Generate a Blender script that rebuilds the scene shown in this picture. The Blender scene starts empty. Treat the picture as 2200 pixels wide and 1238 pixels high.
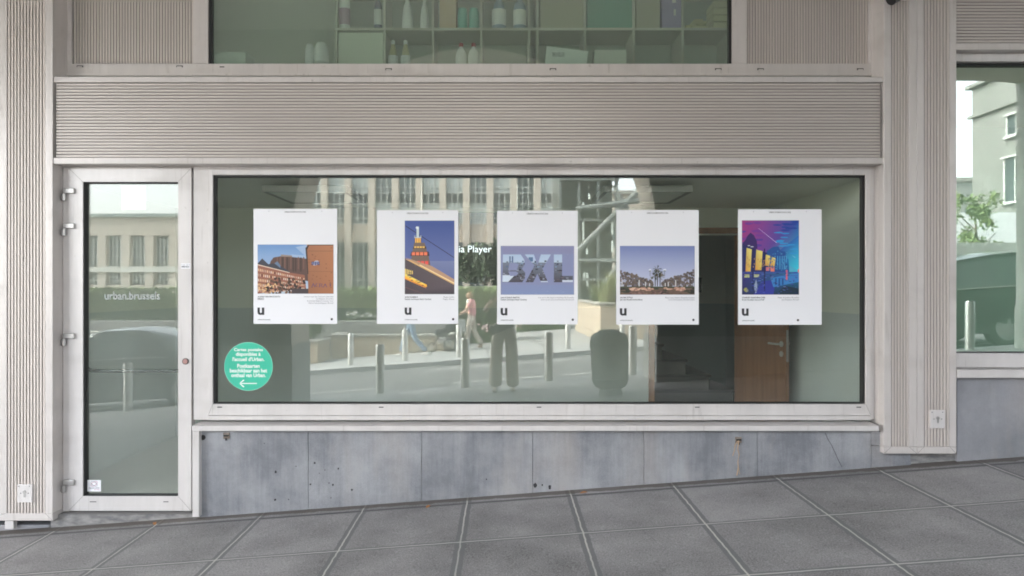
import bpy, bmesh, math, random
from mathutils import Vector, Matrix
C = bpy.context.scene.collection
S = bpy.context.scene
R = math.radians
random.seed(7)

# ------------------------------------------------------------------ camera, sky, sun, exposure
EYE, DIST, FPX = 1.5, 5.42, 1600.0
cam = bpy.data.objects.new('camera', bpy.data.cameras.new('camera'))
C.objects.link(cam)
cam.location = (0, -DIST, EYE)
cam.rotation_euler = (R(90), 0, 0)
cam.data.sensor_width = 36
cam.data.lens = 36 * FPX / 2200
cam.data.shift_x = 20 / 2200
cam.data.shift_y = 3 / 2200
cam.data.clip_start = 0.01
cam.data.clip_end = 900
S.camera = cam

W = bpy.data.worlds.new('World'); S.world = W; W.use_nodes = True
nt = W.node_tree
sky = nt.nodes.new('ShaderNodeTexSky'); sky.sky_type = 'NISHITA'; sky.sun_disc = False
SUN_EL, SUN_ROT = 42, 278
sky.sun_elevation = R(SUN_EL); sky.sun_rotation = R(SUN_ROT)
sky.air_density = 1.0; sky.dust_density = 3.0; sky.ozone_density = 1.0
bg = nt.nodes['Background']
hs = nt.nodes.new('ShaderNodeHueSaturation'); hs.inputs['Saturation'].default_value = 0.32
nt.links.new(sky.outputs[0], hs.inputs['Color']); nt.links.new(hs.outputs[0], bg.inputs[0])
bg.inputs[1].default_value = 0.15
sl = bpy.data.lights.new('sun', 'SUN'); sl.energy = 0.8; sl.angle = R(45); sl.color = (1, .96, .9)
so = bpy.data.objects.new('sun', sl); C.objects.link(so)
d = Vector((math.sin(R(SUN_ROT)) * math.cos(R(SUN_EL)), math.cos(R(SUN_ROT)) * math.cos(R(SUN_EL)), math.sin(R(SUN_EL))))
so.rotation_euler = d.to_track_quat('Z', 'Y').to_euler()
so.location = (0, 0, 20)
S.view_settings.view_transform = 'Standard'; S.view_settings.look = 'None'
S.view_settings.exposure = 3.90; S.view_settings.gamma = 1
S.cycles.max_bounces = 10; S.cycles.diffuse_bounces = 8; S.cycles.glossy_bounces = 4
S.cycles.transparent_max_bounces = 16; S.cycles.sample_clamp_indirect = 6
S.cycles.filter_width = 1.85; S.cycles.use_adaptive_sampling = False; S.cycles.use_denoising = True; S.cycles.denoiser = 'OPENIMAGEDENOISE'; S.cycles.denoising_prefilter = 'ACCURATE'; S.cycles.denoising_input_passes = 'RGB_ALBEDO_NORMAL'
S.cycles.caustics_reflective = False; S.cycles.caustics_refractive = False

# ------------------------------------------------------------------ materials
def lin(c):
    return tuple(((v / 255) / 12.92 if v <= 10 else (((v / 255) + .055) / 1.055) ** 2.4) for v in c) + (1,)
_m = {}
def mat(name, col, rough=.6, metal=0.0, var=0.0, scale=5.0, stretch=(1, 1, 1), bump=0.0, bscale=60.0, col2=None, emis=0, detail=6, spec=None, attr=None, contrast=None):
    """principled with noise between col and col2 (or col*(1-var)); col is linear rgb"""
    if name in _m: return _m[name]
    m = bpy.data.materials.new(name); m.use_nodes = True; _m[name] = m
    n = m.node_tree.nodes; l = m.node_tree.links; p = n['Principled BSDF']
    c = tuple(col) + (1,)
    p.inputs['Base Color'].default_value = c; p.inputs['Roughness'].default_value = rough
    p.inputs['Metallic'].default_value = metal
    if spec is not None: p.inputs['Specular IOR Level'].default_value = spec
    out = None
    if var or col2 or bump:
        tc = n.new('ShaderNodeTexCoord'); mp = n.new('ShaderNodeMapping'); mp.inputs['Scale'].default_value = stretch
        l.new(tc.outputs['Object'], mp.inputs[0])
    if var or col2:
        nz = n.new('ShaderNodeTexNoise'); nz.inputs['Scale'].default_value = scale; nz.inputs['Detail'].default_value = detail
        nz.inputs['Roughness'].default_value = .62
        l.new(mp.outputs[0], nz.inputs['Vector'])
        rp = n.new('ShaderNodeValToRGB')
        lo, hi = contrast or (.35, .65)
        rp.color_ramp.elements[0].position = lo; rp.color_ramp.elements[1].position = hi
        rp.color_ramp.elements[0].color = (tuple(col2) + (1,)) if col2 else tuple(v * (1 - var) for v in col) + (1,)
        rp.color_ramp.elements[1].color = c
        l.new(nz.outputs[0], rp.inputs[0]); out = rp.outputs[0]
    if attr:
        at = n.new('ShaderNodeAttribute'); at.attribute_name = attr
        mx = n.new('ShaderNodeMix'); mx.data_type = 'RGBA'; mx.blend_type = 'MULTIPLY'; mx.inputs[0].default_value = 1
        if out: l.new(out, mx.inputs[6])
        else: mx.inputs[6].default_value = c
        l.new(at.outputs['Color'], mx.inputs[7]); out = mx.outputs[2]
    if out: l.new(out, p.inputs['Base Color'])
    if bump:
        nb = n.new('ShaderNodeTexNoise'); nb.inputs['Scale'].default_value = bscale; nb.inputs['Detail'].default_value = 5
        bp = n.new('ShaderNodeBump'); bp.inputs['Strength'].default_value = bump; bp.inputs['Distance'].default_value = .01
        l.new(mp.outputs[0], nb.inputs['Vector']); l.new(nb.outputs[0], bp.inputs['Height']); l.new(bp.outputs[0], p.inputs['Normal'])
    if emis:
        p.inputs['Emission Color'].default_value = c; p.inputs['Emission Strength'].default_value = emis
    return m

def glass(name, refl, tint, wave=0.0, dust=.035):
    m = bpy.data.materials.new(name); m.use_nodes = True; n = m.node_tree.nodes; l = m.node_tree.links
    n.remove(n['Principled BSDF']); o = n['Material Output']
    t = n.new('ShaderNodeBsdfTransparent'); t.inputs[0].default_value = tuple(tint) + (1,)
    g = n.new('ShaderNodeBsdfGlossy'); g.inputs['Roughness'].default_value = 0.0; g.inputs[0].default_value = (.985, 1, .975, 1)
    f0 = n.new('ShaderNodeLayerWeight'); f = n.new('ShaderNodeMath'); f.operation = 'POWER'; f.inputs[1].default_value = 5; l.new(f0.outputs['Facing'], f.inputs[0])
    a = n.new('ShaderNodeMath'); a.operation = 'ADD'; a.inputs[1].default_value = refl + .04; a.use_clamp = True
    x = n.new('ShaderNodeMixShader')
    l.new(f.outputs[0], a.inputs[0]); l.new(a.outputs[0], x.inputs[0]); l.new(t.outputs[0], x.inputs[1]); l.new(g.outputs[0], x.inputs[2])
    du = n.new('ShaderNodeBsdfDiffuse'); du.inputs[0].default_value = (.70, .74, .68, 1)
    x2 = n.new('ShaderNodeMixShader'); x2.inputs[0].default_value = dust
    l.new(x.outputs[0], x2.inputs[1]); l.new(du.outputs[0], x2.inputs[2]); l.new(x2.outputs[0], o.inputs[0])
    if wave:
        tc = n.new('ShaderNodeTexCoord'); nb = n.new('ShaderNodeTexNoise'); nb.inputs['Scale'].default_value = 1.6; nb.inputs['Detail'].default_value = 1
        bp = n.new('ShaderNodeBump'); bp.inputs['Strength'].default_value = wave; bp.inputs['Distance'].default_value = .01
        l.new(tc.outputs['Object'], nb.inputs['Vector']); l.new(nb.outputs[0], bp.inputs['Height']); l.new(bp.outputs[0], g.inputs['Normal'])
    return m

def stone(name, c1, c2, streak=.4, bump=.3):
    m = bpy.data.materials.new(name); m.use_nodes = True; n = m.node_tree.nodes; l = m.node_tree.links; p = n['Principled BSDF']
    ge = n.new('ShaderNodeNewGeometry')
    def nz(sc, st, det, ro=.6):
        mp = n.new('ShaderNodeMapping'); mp.inputs['Scale'].default_value = st; l.new(ge.outputs['Position'], mp.inputs[0])
        k = n.new('ShaderNodeTexNoise'); k.inputs['Scale'].default_value = sc; k.inputs['Detail'].default_value = det; k.inputs['Roughness'].default_value = ro; l.new(mp.outputs[0], k.inputs['Vector']); return k.outputs[0]
    def M(op, a, b):
        k = n.new('ShaderNodeMath'); k.operation = op
        for i, v in enumerate((a, b)):
            if isinstance(v, (int, float)): k.inputs[i].default_value = v
            else: l.new(v, k.inputs[i])
        return k.outputs[0]
    cloud = nz(2.6, (1, 1, 1), 9, .65); st = nz(9, (6, 6, .35), 6, .7); fine = nz(170, (1, 1, 1), 3); broad = nz(1.1, (3, 3, .5), 3)
    v = M('ADD', M('MULTIPLY', M('SUBTRACT', cloud, .5), 2.7), M('MULTIPLY', M('SUBTRACT', st, .5), 2.2 * streak))
    v = M('ADD', M('ADD', v, M('MULTIPLY', M('SUBTRACT', fine, .5), .9)), M('ADD', M('MULTIPLY', M('SUBTRACT', broad, .5), 1.3), .5))
    rp = n.new('ShaderNodeValToRGB'); rp.color_ramp.elements[0].color = tuple(c2) + (1,); rp.color_ramp.elements[1].color = tuple(c1) + (1,); l.new(v, rp.inputs[0])
    # warm rusty wash in places
    w = nz(3.2, (1, 1, .25), 4); wm = n.new('ShaderNodeMix'); wm.data_type = 'RGBA'; l.new(M('MULTIPLY', M('MAXIMUM', M('SUBTRACT', w, .52), 0), 1.6), wm.inputs[0]); l.new(rp.outputs[0], wm.inputs[6]); wm.inputs[7].default_value = (.36, .31, .27, 1)
    l.new(wm.outputs[2], p.inputs['Base Color']); p.inputs['Roughness'].default_value = .72
    bp = n.new('ShaderNodeBump'); bp.inputs['Strength'].default_value = bump; bp.inputs['Distance'].default_value = .006; l.new(M('ADD', fine, st), bp.inputs['Height']); l.new(bp.outputs[0], p.inputs['Normal'])
    return m
def metal(name, c, streak):
    m = mat(name, c, .42, .12, var=.10, scale=2.2, stretch=(3, 3, .6), bump=.03, bscale=300)
    n = m.node_tree.nodes; l = m.node_tree.links; p = n['Principled BSDF']; src = p.inputs['Base Color'].links[0].from_socket
    ge = n.new('ShaderNodeNewGeometry')
    def nz(sc, st, lo, hi):
        mp = n.new('ShaderNodeMapping'); mp.inputs['Scale'].default_value = st; l.new(ge.outputs['Position'], mp.inputs[0])
        k = n.new('ShaderNodeTexNoise'); k.inputs['Scale'].default_value = sc; k.inputs['Detail'].default_value = 7; l.new(mp.outputs[0], k.inputs['Vector'])
        r = n.new('ShaderNodeMapRange'); r.inputs[1].default_value = lo; r.inputs[2].default_value = hi; l.new(k.outputs[0], r.inputs[0]); return r.outputs[0]
    drips = nz(3, (14, 14, .9), .60, .80); spots = nz(26, (1, 1, 1), .68, .76); smear = nz(1.7, (1, 1, 2.2), .55, .8)
    def add(a, b, w):
        k = n.new('ShaderNodeMath'); k.operation = 'MULTIPLY_ADD'; l.new(b, k.inputs[0]); k.inputs[1].default_value = w
        if a is None: k.inputs[2].default_value = 0
        else: l.new(a, k.inputs[2])
        return k.outputs[0]
    f = add(add(add(None, drips, streak), spots, streak * .9), smear, streak * .8)
    mx = n.new('ShaderNodeMix'); mx.data_type = 'RGBA'; l.new(f, mx.inputs[0]); l.new(src, mx.inputs[6]); mx.inputs[7].default_value = (.20, .17, .14, 1); l.new(mx.outputs[2], p.inputs['Base Color'])
    ro = n.new('ShaderNodeMapRange'); ro.inputs[3].default_value = .34; ro.inputs[4].default_value = .62; l.new(smear, ro.inputs[0]); l.new(ro.outputs[0], p.inputs['Roughness'])
    return m
ALU = metal('aluminium cladding', (.60, .56, .535), .36)
ALUF = mat('fluted aluminium', (.58, .54, .515), .42, .15, var=.08, scale=5, stretch=(5, 5, .12), attr='darkening')
ALUH = mat('fluted aluminium band', (.585, .55, .53), .40, .15, var=.09, scale=5, stretch=(.15, 4, 5), attr='darkening')
FRAME = metal('window frame paint', (.66, .63, .615), .26)
DARKALU = mat('dark metal and gap shade', (.09, .08, .075), .7)
GASKET = mat('rubber gasket', (.012, .012, .012), .6)
STEEL = mat('brushed steel', (.62, .62, .60), .34, .45, var=.2, scale=10, stretch=(8, 8, .4))
HINGE = mat('hinge metal', (.42, .41, .40), .35, .7)
WHITE = mat('white paper', (.84, .84, .87), .55)
PRINT = mat('printed picture', (1, 1, 1), .5, attr='Col')
INK = mat('black ink', (.025, .025, .03), .6)
GREYINK = mat('grey ink', (.22, .22, .24), .6)
BLUEST = stone('bluestone plinth', (.335, .341, .358), (.165, .172, .192), streak=.34)
BLUEST2 = stone('rough bluestone', (.31, .31, .33), (.20, .205, .22), streak=.1, bump=.6)
BLUEST3 = mat('worn stone step', (.30, .29, .28), .8, scale=9, stretch=(1, 1, 3), col2=(.13, .13, .135), bump=.4, bscale=50)
STONE = mat('beige limestone', (.60, .54, .46), .8, scale=1.2, col2=(.50, .44, .37), bump=.1, bscale=20)
STONEL = mat('cream limestone', (.27, .275, .26), .8, scale=.6, col2=(.23, .235, .22))
CONC = mat('grey concrete', (.36, .36, .34), .85, scale=3, col2=(.27, .27, .26))
GREENW = mat('pale green wall paint', (.80, .82, .74), .7, var=.04, scale=2)
BLUEW = mat('blue grey dado paint', (.63, .68, .67), .6, var=.05, scale=2)
BLACK = mat('black plastic', (.015, .015, .016), .4)
SKIN = mat('skin', (.58, .36, .26), .5)

# ------------------------------------------------------------------ mesh building
class MB:
    def __init__(s): s.v = []; s.f = []; s.c = []; s.mi = []
    def _f(s, ids, col=None): s.f.append(tuple(ids)); s.c.append(col)
    def box(s, x0, x1, y0, y1, z0, z1, col=None, M=None):
        b = len(s.v)
        P = [Vector((x, y, z)) for z in (z0, z1) for y in (y0, y1) for x in (x0, x1)]
        if M is not None: P = [M @ p for p in P]
        s.v += P
        for q in ((0, 2, 3, 1), (4, 5, 7, 6), (0, 1, 5, 4), (2, 6, 7, 3), (0, 4, 6, 2), (1, 3, 7, 5)): s._f([b + i for i in q], col)
        return s
    def poly(s, pts, col=None):
        b = len(s.v); s.v += [Vector(p) for p in pts]; s._f(range(b, b + len(pts)), col); return s
    def prism(s, pts2, a, b_, axis='y', col=None):
        """pts2 outline (u,w): axis y -> (x,z); z -> (x,y); x -> (y,z)"""
        def mk(u, w, t): return Vector((u, t, w)) if axis == 'y' else (Vector((u, w, t)) if axis == 'z' else Vector((t, u, w)))
        b = len(s.v); n = len(pts2)
        s.v += [mk(u, w, a) for u, w in pts2] + [mk(u, w, b_) for u, w in pts2]
        s._f([b + i for i in range(n)], col); s._f([b + n + i for i in reversed(range(n))], col)
        for i in range(n): s._f([b + i, b + n + i, b + n + (i + 1) % n, b + (i + 1) % n], col)
        return s
    def tube(s, path, r, n=10, cap=True, rs=None):
        path = [Vector(p) for p in path]; b = len(s.v); up = Vector((0, 0, 1))
        for i, p in enumerate(path):
            t = (path[min(i + 1, len(path) - 1)] - path[max(i - 1, 0)]).normalized()
            a = t.cross(up)
            if a.length < .05: a = t.cross(Vector((1, 0, 0)))
            a.normalize(); c = t.cross(a).normalized()
            rr = rs[i] if rs else r
            s.v += [p + (a * math.cos(k * 2 * math.pi / n) + c * math.sin(k * 2 * math.pi / n)) * rr for k in range(n)]
        for i in range(len(path) - 1):
            for k in range(n): s._f([b + i * n + k, b + i * n + (k + 1) % n, b + (i + 1) * n + (k + 1) % n, b + (i + 1) * n + k])
        if cap: s._f([b + k for k in reversed(range(n))]); s._f([b + (len(path) - 1) * n + k for k in range(n)])
        return s
    def lathe(s, cx, cy, prof, n=32, fn=None):
        b = len(s.v)
        for r, z in prof:
            for k in range(n):
                a = k * 2 * math.pi / n; rr = r * (fn(a, z) if fn else 1)
                s.v.append(Vector((cx + rr * math.cos(a), cy + rr * math.sin(a), z)))
        for i in range(len(prof) - 1):
            for k in range(n): s._f([b + i * n + k, b + i * n + (k + 1) % n, b + (i + 1) * n + (k + 1) % n, b + (i + 1) * n + k])
        s._f([b + k for k in reversed(range(n))]); s._f([b + (len(prof) - 1) * n + k for k in range(n)])
        return s
    def mesh(s, name, off):
        me = bpy.data.meshes.new(name)
        me.from_pydata([v - off for v in s.v], [], s.f)
        if any(c is not None for c in s.c):
            at = me.color_attributes.new('darkening' if not getattr(s, 'attr', None) else s.attr, 'FLOAT_COLOR', 'CORNER')
            for pi, poly in enumerate(me.polygons):
                c = s.c[pi]
                for j, li in enumerate(poly.loop_indices):
                    cc = (1, 1, 1) if c is None else (c[j] if isinstance(c[0], (tuple, list)) else c)
                    at.data[li].color = (cc[0], cc[1], cc[2], 1)
        return me
def wloc(o):
    v = Vector((0, 0, 0))
    while o: v += o.location; o = o.parent
    return v
def tag(o, label=None, cat=None, group=None, kind=None):
    if label: o['label'] = label
    if cat: o['category'] = cat
    if group: o['group'] = group
    if kind: o['kind'] = kind
    return o
def finish(me, name, m, parent, off, smooth=False, bevel=0):
    o = bpy.data.objects.new(name, me); C.objects.link(o)
    if m: me.materials.append(m)
    if parent is not None: o.parent = parent
    else: o.location = off
    if smooth:
        for p in me.polygons: p.use_smooth = True
        try: me.set_sharp_from_angle(angle=R(40))
        except Exception: pass
    if bevel:
        b = o.modifiers.new('bevel', 'BEVEL'); b.width = bevel; b.segments = 2; b.limit_method = 'ANGLE'; b.angle_limit = R(50)
    return o
def build(mb, name, m, parent=None, smooth=False, bevel=0, recalc=True):
    if parent is not None: off = wloc(parent)
    else:
        xs = [v.x for v in mb.v]; ys = [v.y for v in mb.v]; zs = [v.z for v in mb.v]
        off = Vector(((min(xs) + max(xs)) / 2, (min(ys) + max(ys)) / 2, min(zs)))
    me = mb.mesh(name, off)
    if recalc:
        bm = bmesh.new(); bm.from_mesh(me); bmesh.ops.recalc_face_normals(bm, faces=bm.faces); bm.to_mesh(me); bm.free()
    return finish(me, name, m, parent, off, smooth, bevel)
def empty(name, loc, label, cat, group=None, rz=0):
    o = bpy.data.objects.new(name, None); C.objects.link(o); o.location = loc; o.rotation_euler.z = rz
    o.empty_display_size = .1
    return tag(o, label, cat, group)
def copy_tree(o, parent=None):
    c = o.copy(); C.objects.link(c); c.parent = parent
    for ch in [x for x in bpy.data.objects if x.parent == o]: copy_tree(ch, c)
    return c

# measured distances: X, Z of a thing seen in direction (px, py) at depth plane Y; rx, rz the same for things behind the camera seen in the panes
def X(px, Y=0): return (px - 1080) * (Y + DIST) / FPX
def Z(py, Y=0): return EYE - (py - 622) * (Y + DIST) / FPX
def rx(px, p): return (px - 1080) * p / FPX
def rz(py, p): return EYE - (py - 622) * p / FPX
def gslope(x):
    if abs(x) <= 14: return .0736 * x
    return math.copysign(.0736 * 14 + (min(abs(x), 60) - 14) * .045, x)
def G(x, y): return .031 + gslope(x) + .0116 * (max(y, -20) + .08)

_fontcache = {}
def text(s, x0, x1, z0, z1, y, m, parent, name='lettering', bold=0.0, depth=.0, keep=False):
    """lettering fitted to the box x0..x1, z0..z1 on the plane y, facing -Y"""
    cu = bpy.data.curves.new('t', 'FONT'); cu.body = s; cu.offset = bold; cu.resolution_u = 3; cu.extrude = .004
    o = bpy.data.objects.new('t', cu); C.objects.link(o)
    bpy.context.view_layer.update()
    me = bpy.data.meshes.new_from_object(o.evaluated_get(bpy.context.evaluated_depsgraph_get()))
    bpy.data.objects.remove(o)
    xs = [v.co.x for v in me.vertices]; ys = [v.co.y for v in me.vertices]
    ax, bx, ay, by = min(xs), max(xs), min(ys), max(ys)
    off = wloc(parent) if parent is not None else Vector((x0, y, z0))
    for v in me.vertices:
        u = (v.co.x - ax) / (bx - ax); w = (v.co.y - ay) / (by - ay)
        v.co = Vector((x0 + u * (x1 - x0), y - (.0004 if v.co.z > 0 else 0) - (depth if v.co.z > 0 else 0), z0 + w * (z1 - z0))) - off
    return finish(me, name, m, parent, off)

def fluted(x0, x1, z0, z1, yf, depth, pitch, vertical=True):
    mb = MB(); prof = [(0, 1), (.17, 1), (.22, .35), (.30, 0), (.87, 0), (.95, .35), (1, 1)]
    a, b = (x0, x1) if vertical else (z0, z1)
    n = max(1, round((b - a) / pitch)); p = (b - a) / n
    pts = []
    for i in range(n):
        for t, dd in prof[:-1]: pts.append((a + (i + t) * p, yf + dd * depth, dd))
    pts.append((b, yf + depth, 1))
    for (u0, y0, d0), (u1, y1, d1) in zip(pts, pts[1:]):
        g0 = 1 - .50 * d0; g1 = 1 - .50 * d1  # colour gets darker with groove depth
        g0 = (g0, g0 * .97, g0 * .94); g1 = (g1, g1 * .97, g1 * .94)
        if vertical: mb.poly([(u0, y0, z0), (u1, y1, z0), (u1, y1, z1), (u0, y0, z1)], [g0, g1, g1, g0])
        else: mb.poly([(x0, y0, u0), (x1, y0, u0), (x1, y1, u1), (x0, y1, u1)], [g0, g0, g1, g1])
    # solid back
    if vertical: mb.box(x0, x1, yf + depth + .001, yf + depth + .02, z0, z1)
    else: mb.box(x0, x1, yf + depth + .001, yf + depth + .02, z0, z1)
    return mb
# ------------------------------------------------------------------ ground
def sheet(x0, x1, y0, y1, dz, nx=60, ny=8, thick=0):
    mb = MB(); b = 0
    for j in range(ny + 1):
        for i in range(nx + 1):
            x = x0 + (x1 - x0) * i / nx; y = y0 + (y1 - y0) * j / ny
            mb.v.append(Vector((x, y, G(x, y) + dz)))
    for j in range(ny):
        for i in range(nx):
            a = j * (nx + 1) + i; mb._f((a, a + 1, a + nx + 2, a + nx + 1))
    return mb

def paving_material():
    m = bpy.data.materials.new('dark paving slabs'); m.use_nodes = True; n = m.node_tree.nodes; l = m.node_tree.links; p = n['Principled BSDF']
    ge = n.new('ShaderNodeNewGeometry'); sp = n.new('ShaderNodeSeparateXYZ'); l.new(ge.outputs['Position'], sp.inputs[0])
    def M(op, a, b=None, c=None):
        k = n.new('ShaderNodeMath'); k.operation = op
        for i, v in enumerate((a, b, c)):
            if v is None: continue
            if isinstance(v, (int, float)): k.inputs[i].default_value = v
            else: l.new(v, k.inputs[i])
        return k.outputs[0]
    wob = n.new('ShaderNodeTexNoise'); wob.inputs['Scale'].default_value = 14; l.new(ge.outputs['Position'], wob.inputs['Vector'])
    wv = M('MULTIPLY', M('SUBTRACT', wob.outputs[0], .5), .012)
    def dist(axis, off, pitch):
        t = M('DIVIDE', M('ADD', M('SUBTRACT', axis, off), wv), pitch)
        fr = M('SUBTRACT', t, M('ROUND', t)); return M('MULTIPLY', M('ABSOLUTE', fr), pitch), M('FLOOR', t)
    dx, ix = dist(sp.outputs[0], -.25, .7264); dy, iy = dist(sp.outputs[1], -.24, .765)
    # per slab tone
    cmb = n.new('ShaderNodeCombineXYZ'); l.new(ix, cmb.inputs[0]); l.new(iy, cmb.inputs[1])
    wn = n.new('ShaderNodeTexWhiteNoise'); wn.noise_dimensions = '2D'; l.new(cmb.outputs[0], wn.inputs['Vector'])
    nz = n.new('ShaderNodeTexNoise'); nz.inputs['Scale'].default_value = 2.1; nz.inputs['Detail'].default_value = 8; l.new(ge.outputs['Position'], nz.inputs['Vector'])
    fine = n.new('ShaderNodeTexNoise'); fine.inputs['Scale'].default_value = 130; fine.inputs['Detail'].default_value = 3; l.new(ge.outputs['Position'], fine.inputs['Vector'])
    v = M('ADD', M('ADD', M('MULTIPLY', wn.outputs[0], .07), M('MULTIPLY', M('SUBTRACT', nz.outputs[0], .5), .36)), M('MULTIPLY', M('SUBTRACT', fine.outputs[0], .5), .50))
    v = M('ADD', v, .215)
    cc = n.new('ShaderNodeCombineColor'); l.new(M('MULTIPLY', v, 1.03), cc.inputs[0]); l.new(v, cc.inputs[1]); l.new(v, cc.inputs[2])
    def mix(fac, a, b):
        k = n.new('ShaderNodeMix'); k.data_type = 'RGBA'; l.new(fac, k.inputs[0])
        for i, q in ((6, a), (7, b)):
            if isinstance(q, tuple): k.inputs[i].default_value = q
            else: l.new(q, k.inputs[i])
        return k.outputs[2]
    # cut dark margins
    mx = M('LESS_THAN', dx, .031); my = M('LESS_THAN', dy, .024)
    margin = M('MULTIPLY', M('MAXIMUM', mx, my), .85)
    c1 = mix(margin, cc.outputs[0], (.145, .148, .152, 1))
    gy = M('LESS_THAN', dy, .0060); gx = M('LESS_THAN', dx, .0048)
    patch = n.new('ShaderNodeTexNoise'); patch.inputs['Scale'].default_value = 1.1; l.new(ge.outputs['Position'], patch.inputs['Vector'])
    pale = M('MULTIPLY', gx, M('MINIMUM', M('MULTIPLY', patch.outputs[0], 1.7), 1.0))
    c2 = mix(M('MULTIPLY', gy, M('LESS_THAN', sp.outputs[1], -.6)), c1, (.50, .49, .46, 1))
    c2b = mix(M('MULTIPLY', gy, M('GREATER_THAN', sp.outputs[1], -.6)), c2, (.025, .025, .025, 1))
    c3 = mix(pale, c2b, (.56, .54, .50, 1))
    # dirt at the foot of the wall
    dr = n.new('ShaderNodeTexNoise'); dr.inputs['Scale'].default_value = 6; l.new(ge.outputs['Position'], dr.inputs['Vector'])
    foot = M('MULTIPLY', M('GREATER_THAN', M('ADD', sp.outputs[1], M('MULTIPLY', dr.outputs[0], .09)), -.135), .75)
    c4 = mix(foot, c3, (.085, .07, .055, 1))
    # pale stains
    st = n.new('ShaderNodeTexVoronoi'); st.inputs['Scale'].default_value = 2.3; l.new(ge.outputs['Position'], st.inputs['Vector'])
    stn = M('MULTIPLY', M('LESS_THAN', M('ADD', st.outputs['Distance'], M('MULTIPLY', fine.outputs[0], .04)), .055), .5)
    c5 = mix(stn, c4, (.34, .34, .33, 1))
    l.new(c5, p.inputs['Base Color']); p.inputs['Roughness'].default_value = .62
    h = M('SUBTRACT', M('MULTIPLY', fine.outputs[0], .25), M('MAXIMUM', gx, gy))
    bp = n.new('ShaderNodeBump'); bp.inputs['Strength'].default_value = .45; bp.inputs['Distance'].default_value = .004
    l.new(h, bp.inputs['Height']); l.new(bp.outputs[0], p.inputs['Normal'])
    return m
PAVE = paving_material()
ASPH = mat('asphalt', (.13, .13, .13), .85, scale=40, col2=(.09, .09, .09))
o = build(sheet(-60, 60, -6.80, -.06, 0, 120, 10), 'pavement', PAVE); tag(o, kind='structure')
KERB = mat('kerb stone', (.30, .31, .33), .8, scale=8, col2=(.22, .23, .24))
def kerb(y0, y1, name):
    mb = MB(); xs = [-60 + i for i in range(121)]
    for a, b in zip(xs, xs[1:]):
        v = [(x, y, G(x, y) + dz) for x in (a + .004, b - .004) for y in (y0, y1) for dz in (-.2, .004)]
        q = len(mb.v); mb.v += [Vector(t) for t in v]
        for f in ((0, 1, 3, 2), (4, 6, 7, 5), (0, 4, 5, 1), (2, 3, 7, 6), (1, 5, 7, 3)): mb._f([q + i for i in f])
    return tag(build(mb, name, KERB), kind='structure')
kerb(-6.95, -6.80, 'near_kerb'); kerb(-12.55, -12.40, 'far_kerb')
tag(build(sheet(-60, 60, -12.40, -6.95, -.11, 120, 6), 'road', ASPH), kind='structure')
tag(build(sheet(-60, 60, -95, -12.55, 0, 60, 40), 'far_pavement', mat('far paving', (.36, .36, .35), .8, scale=.8, col2=(.27, .28, .27))), kind='structure')
tag(build(sheet(-700, 700, -700, 300, -.55, 60, 40), 'ground', mat('ground', (.2, .2, .19), .9)), kind='structure')
LINE = mat('road paint', (.82, .82, .78), .7, scale=30, col2=(.5, .5, .48))
def rline(x0, x1, y0, y1):
    tag(build(sheet(x0, x1, y0, y1, -.106, 8, 1), 'road_marking', LINE), kind='structure')
for a, b in ((-12, -6.1), (-5.9, -2.3), (-1.25, 1.0), (1.55, 3.6), (4.5, 9)): rline(a, b, -7.20, -7.08)
for a, b in ((-12, -7.2), (-6.3, -2.2), (-.95, .9), (1.1, 3.4), (5, 12)): rline(a, b, -8.50, -8.38)
for a, b in ((-12, -4.6), (-1.7, 9.5)): rline(a, b, -11.60, -11.50)
# paving joints far side
for k in range(9):
    x = -5 + k * 1.55
    mb = MB(); p0 = (x, -12.6); p1 = (x - .4, -22)
    for w in (0,):
        mb.poly([(p0[0], p0[1], G(*p0) + .004), (p0[0] + .03, p0[1], G(p0[0] + .03, p0[1]) + .004), (p1[0] + .03, p1[1], G(p1[0] + .03, -20) + .004), (p1[0], p1[1], G(p1[0], -20) + .004)])
    tag(build(mb, 'paving_joint', mat('joint grime', (.16, .16, .15), .9)), kind='structure')

# ------------------------------------------------------------------ facade, clad in ribbed aluminium
YP = -.15            # face of the pillars
def drains(parent, pxs, py, Yp, w=14, h=4, hood=True):
    for px in pxs:
        mb = MB(); mb.box(X(px - w / 2, Yp), X(px + w / 2, Yp), Yp - .002, Yp + .004, Z(py + h / 2, Yp), Z(py - h / 2, Yp))
        d_ = build(mb, 'drain_slot', BLACK, parent)
        if hood:
            mb = MB(); mb.box(X(px - w / 2 + 2, Yp), X(px + w / 2 - 2, Yp), Yp - .008, Yp - .003, Z(py + h / 2 + .6, Yp), Z(py + .2, Yp)); build(mb, 'drain_cap', ALU, d_)

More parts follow.
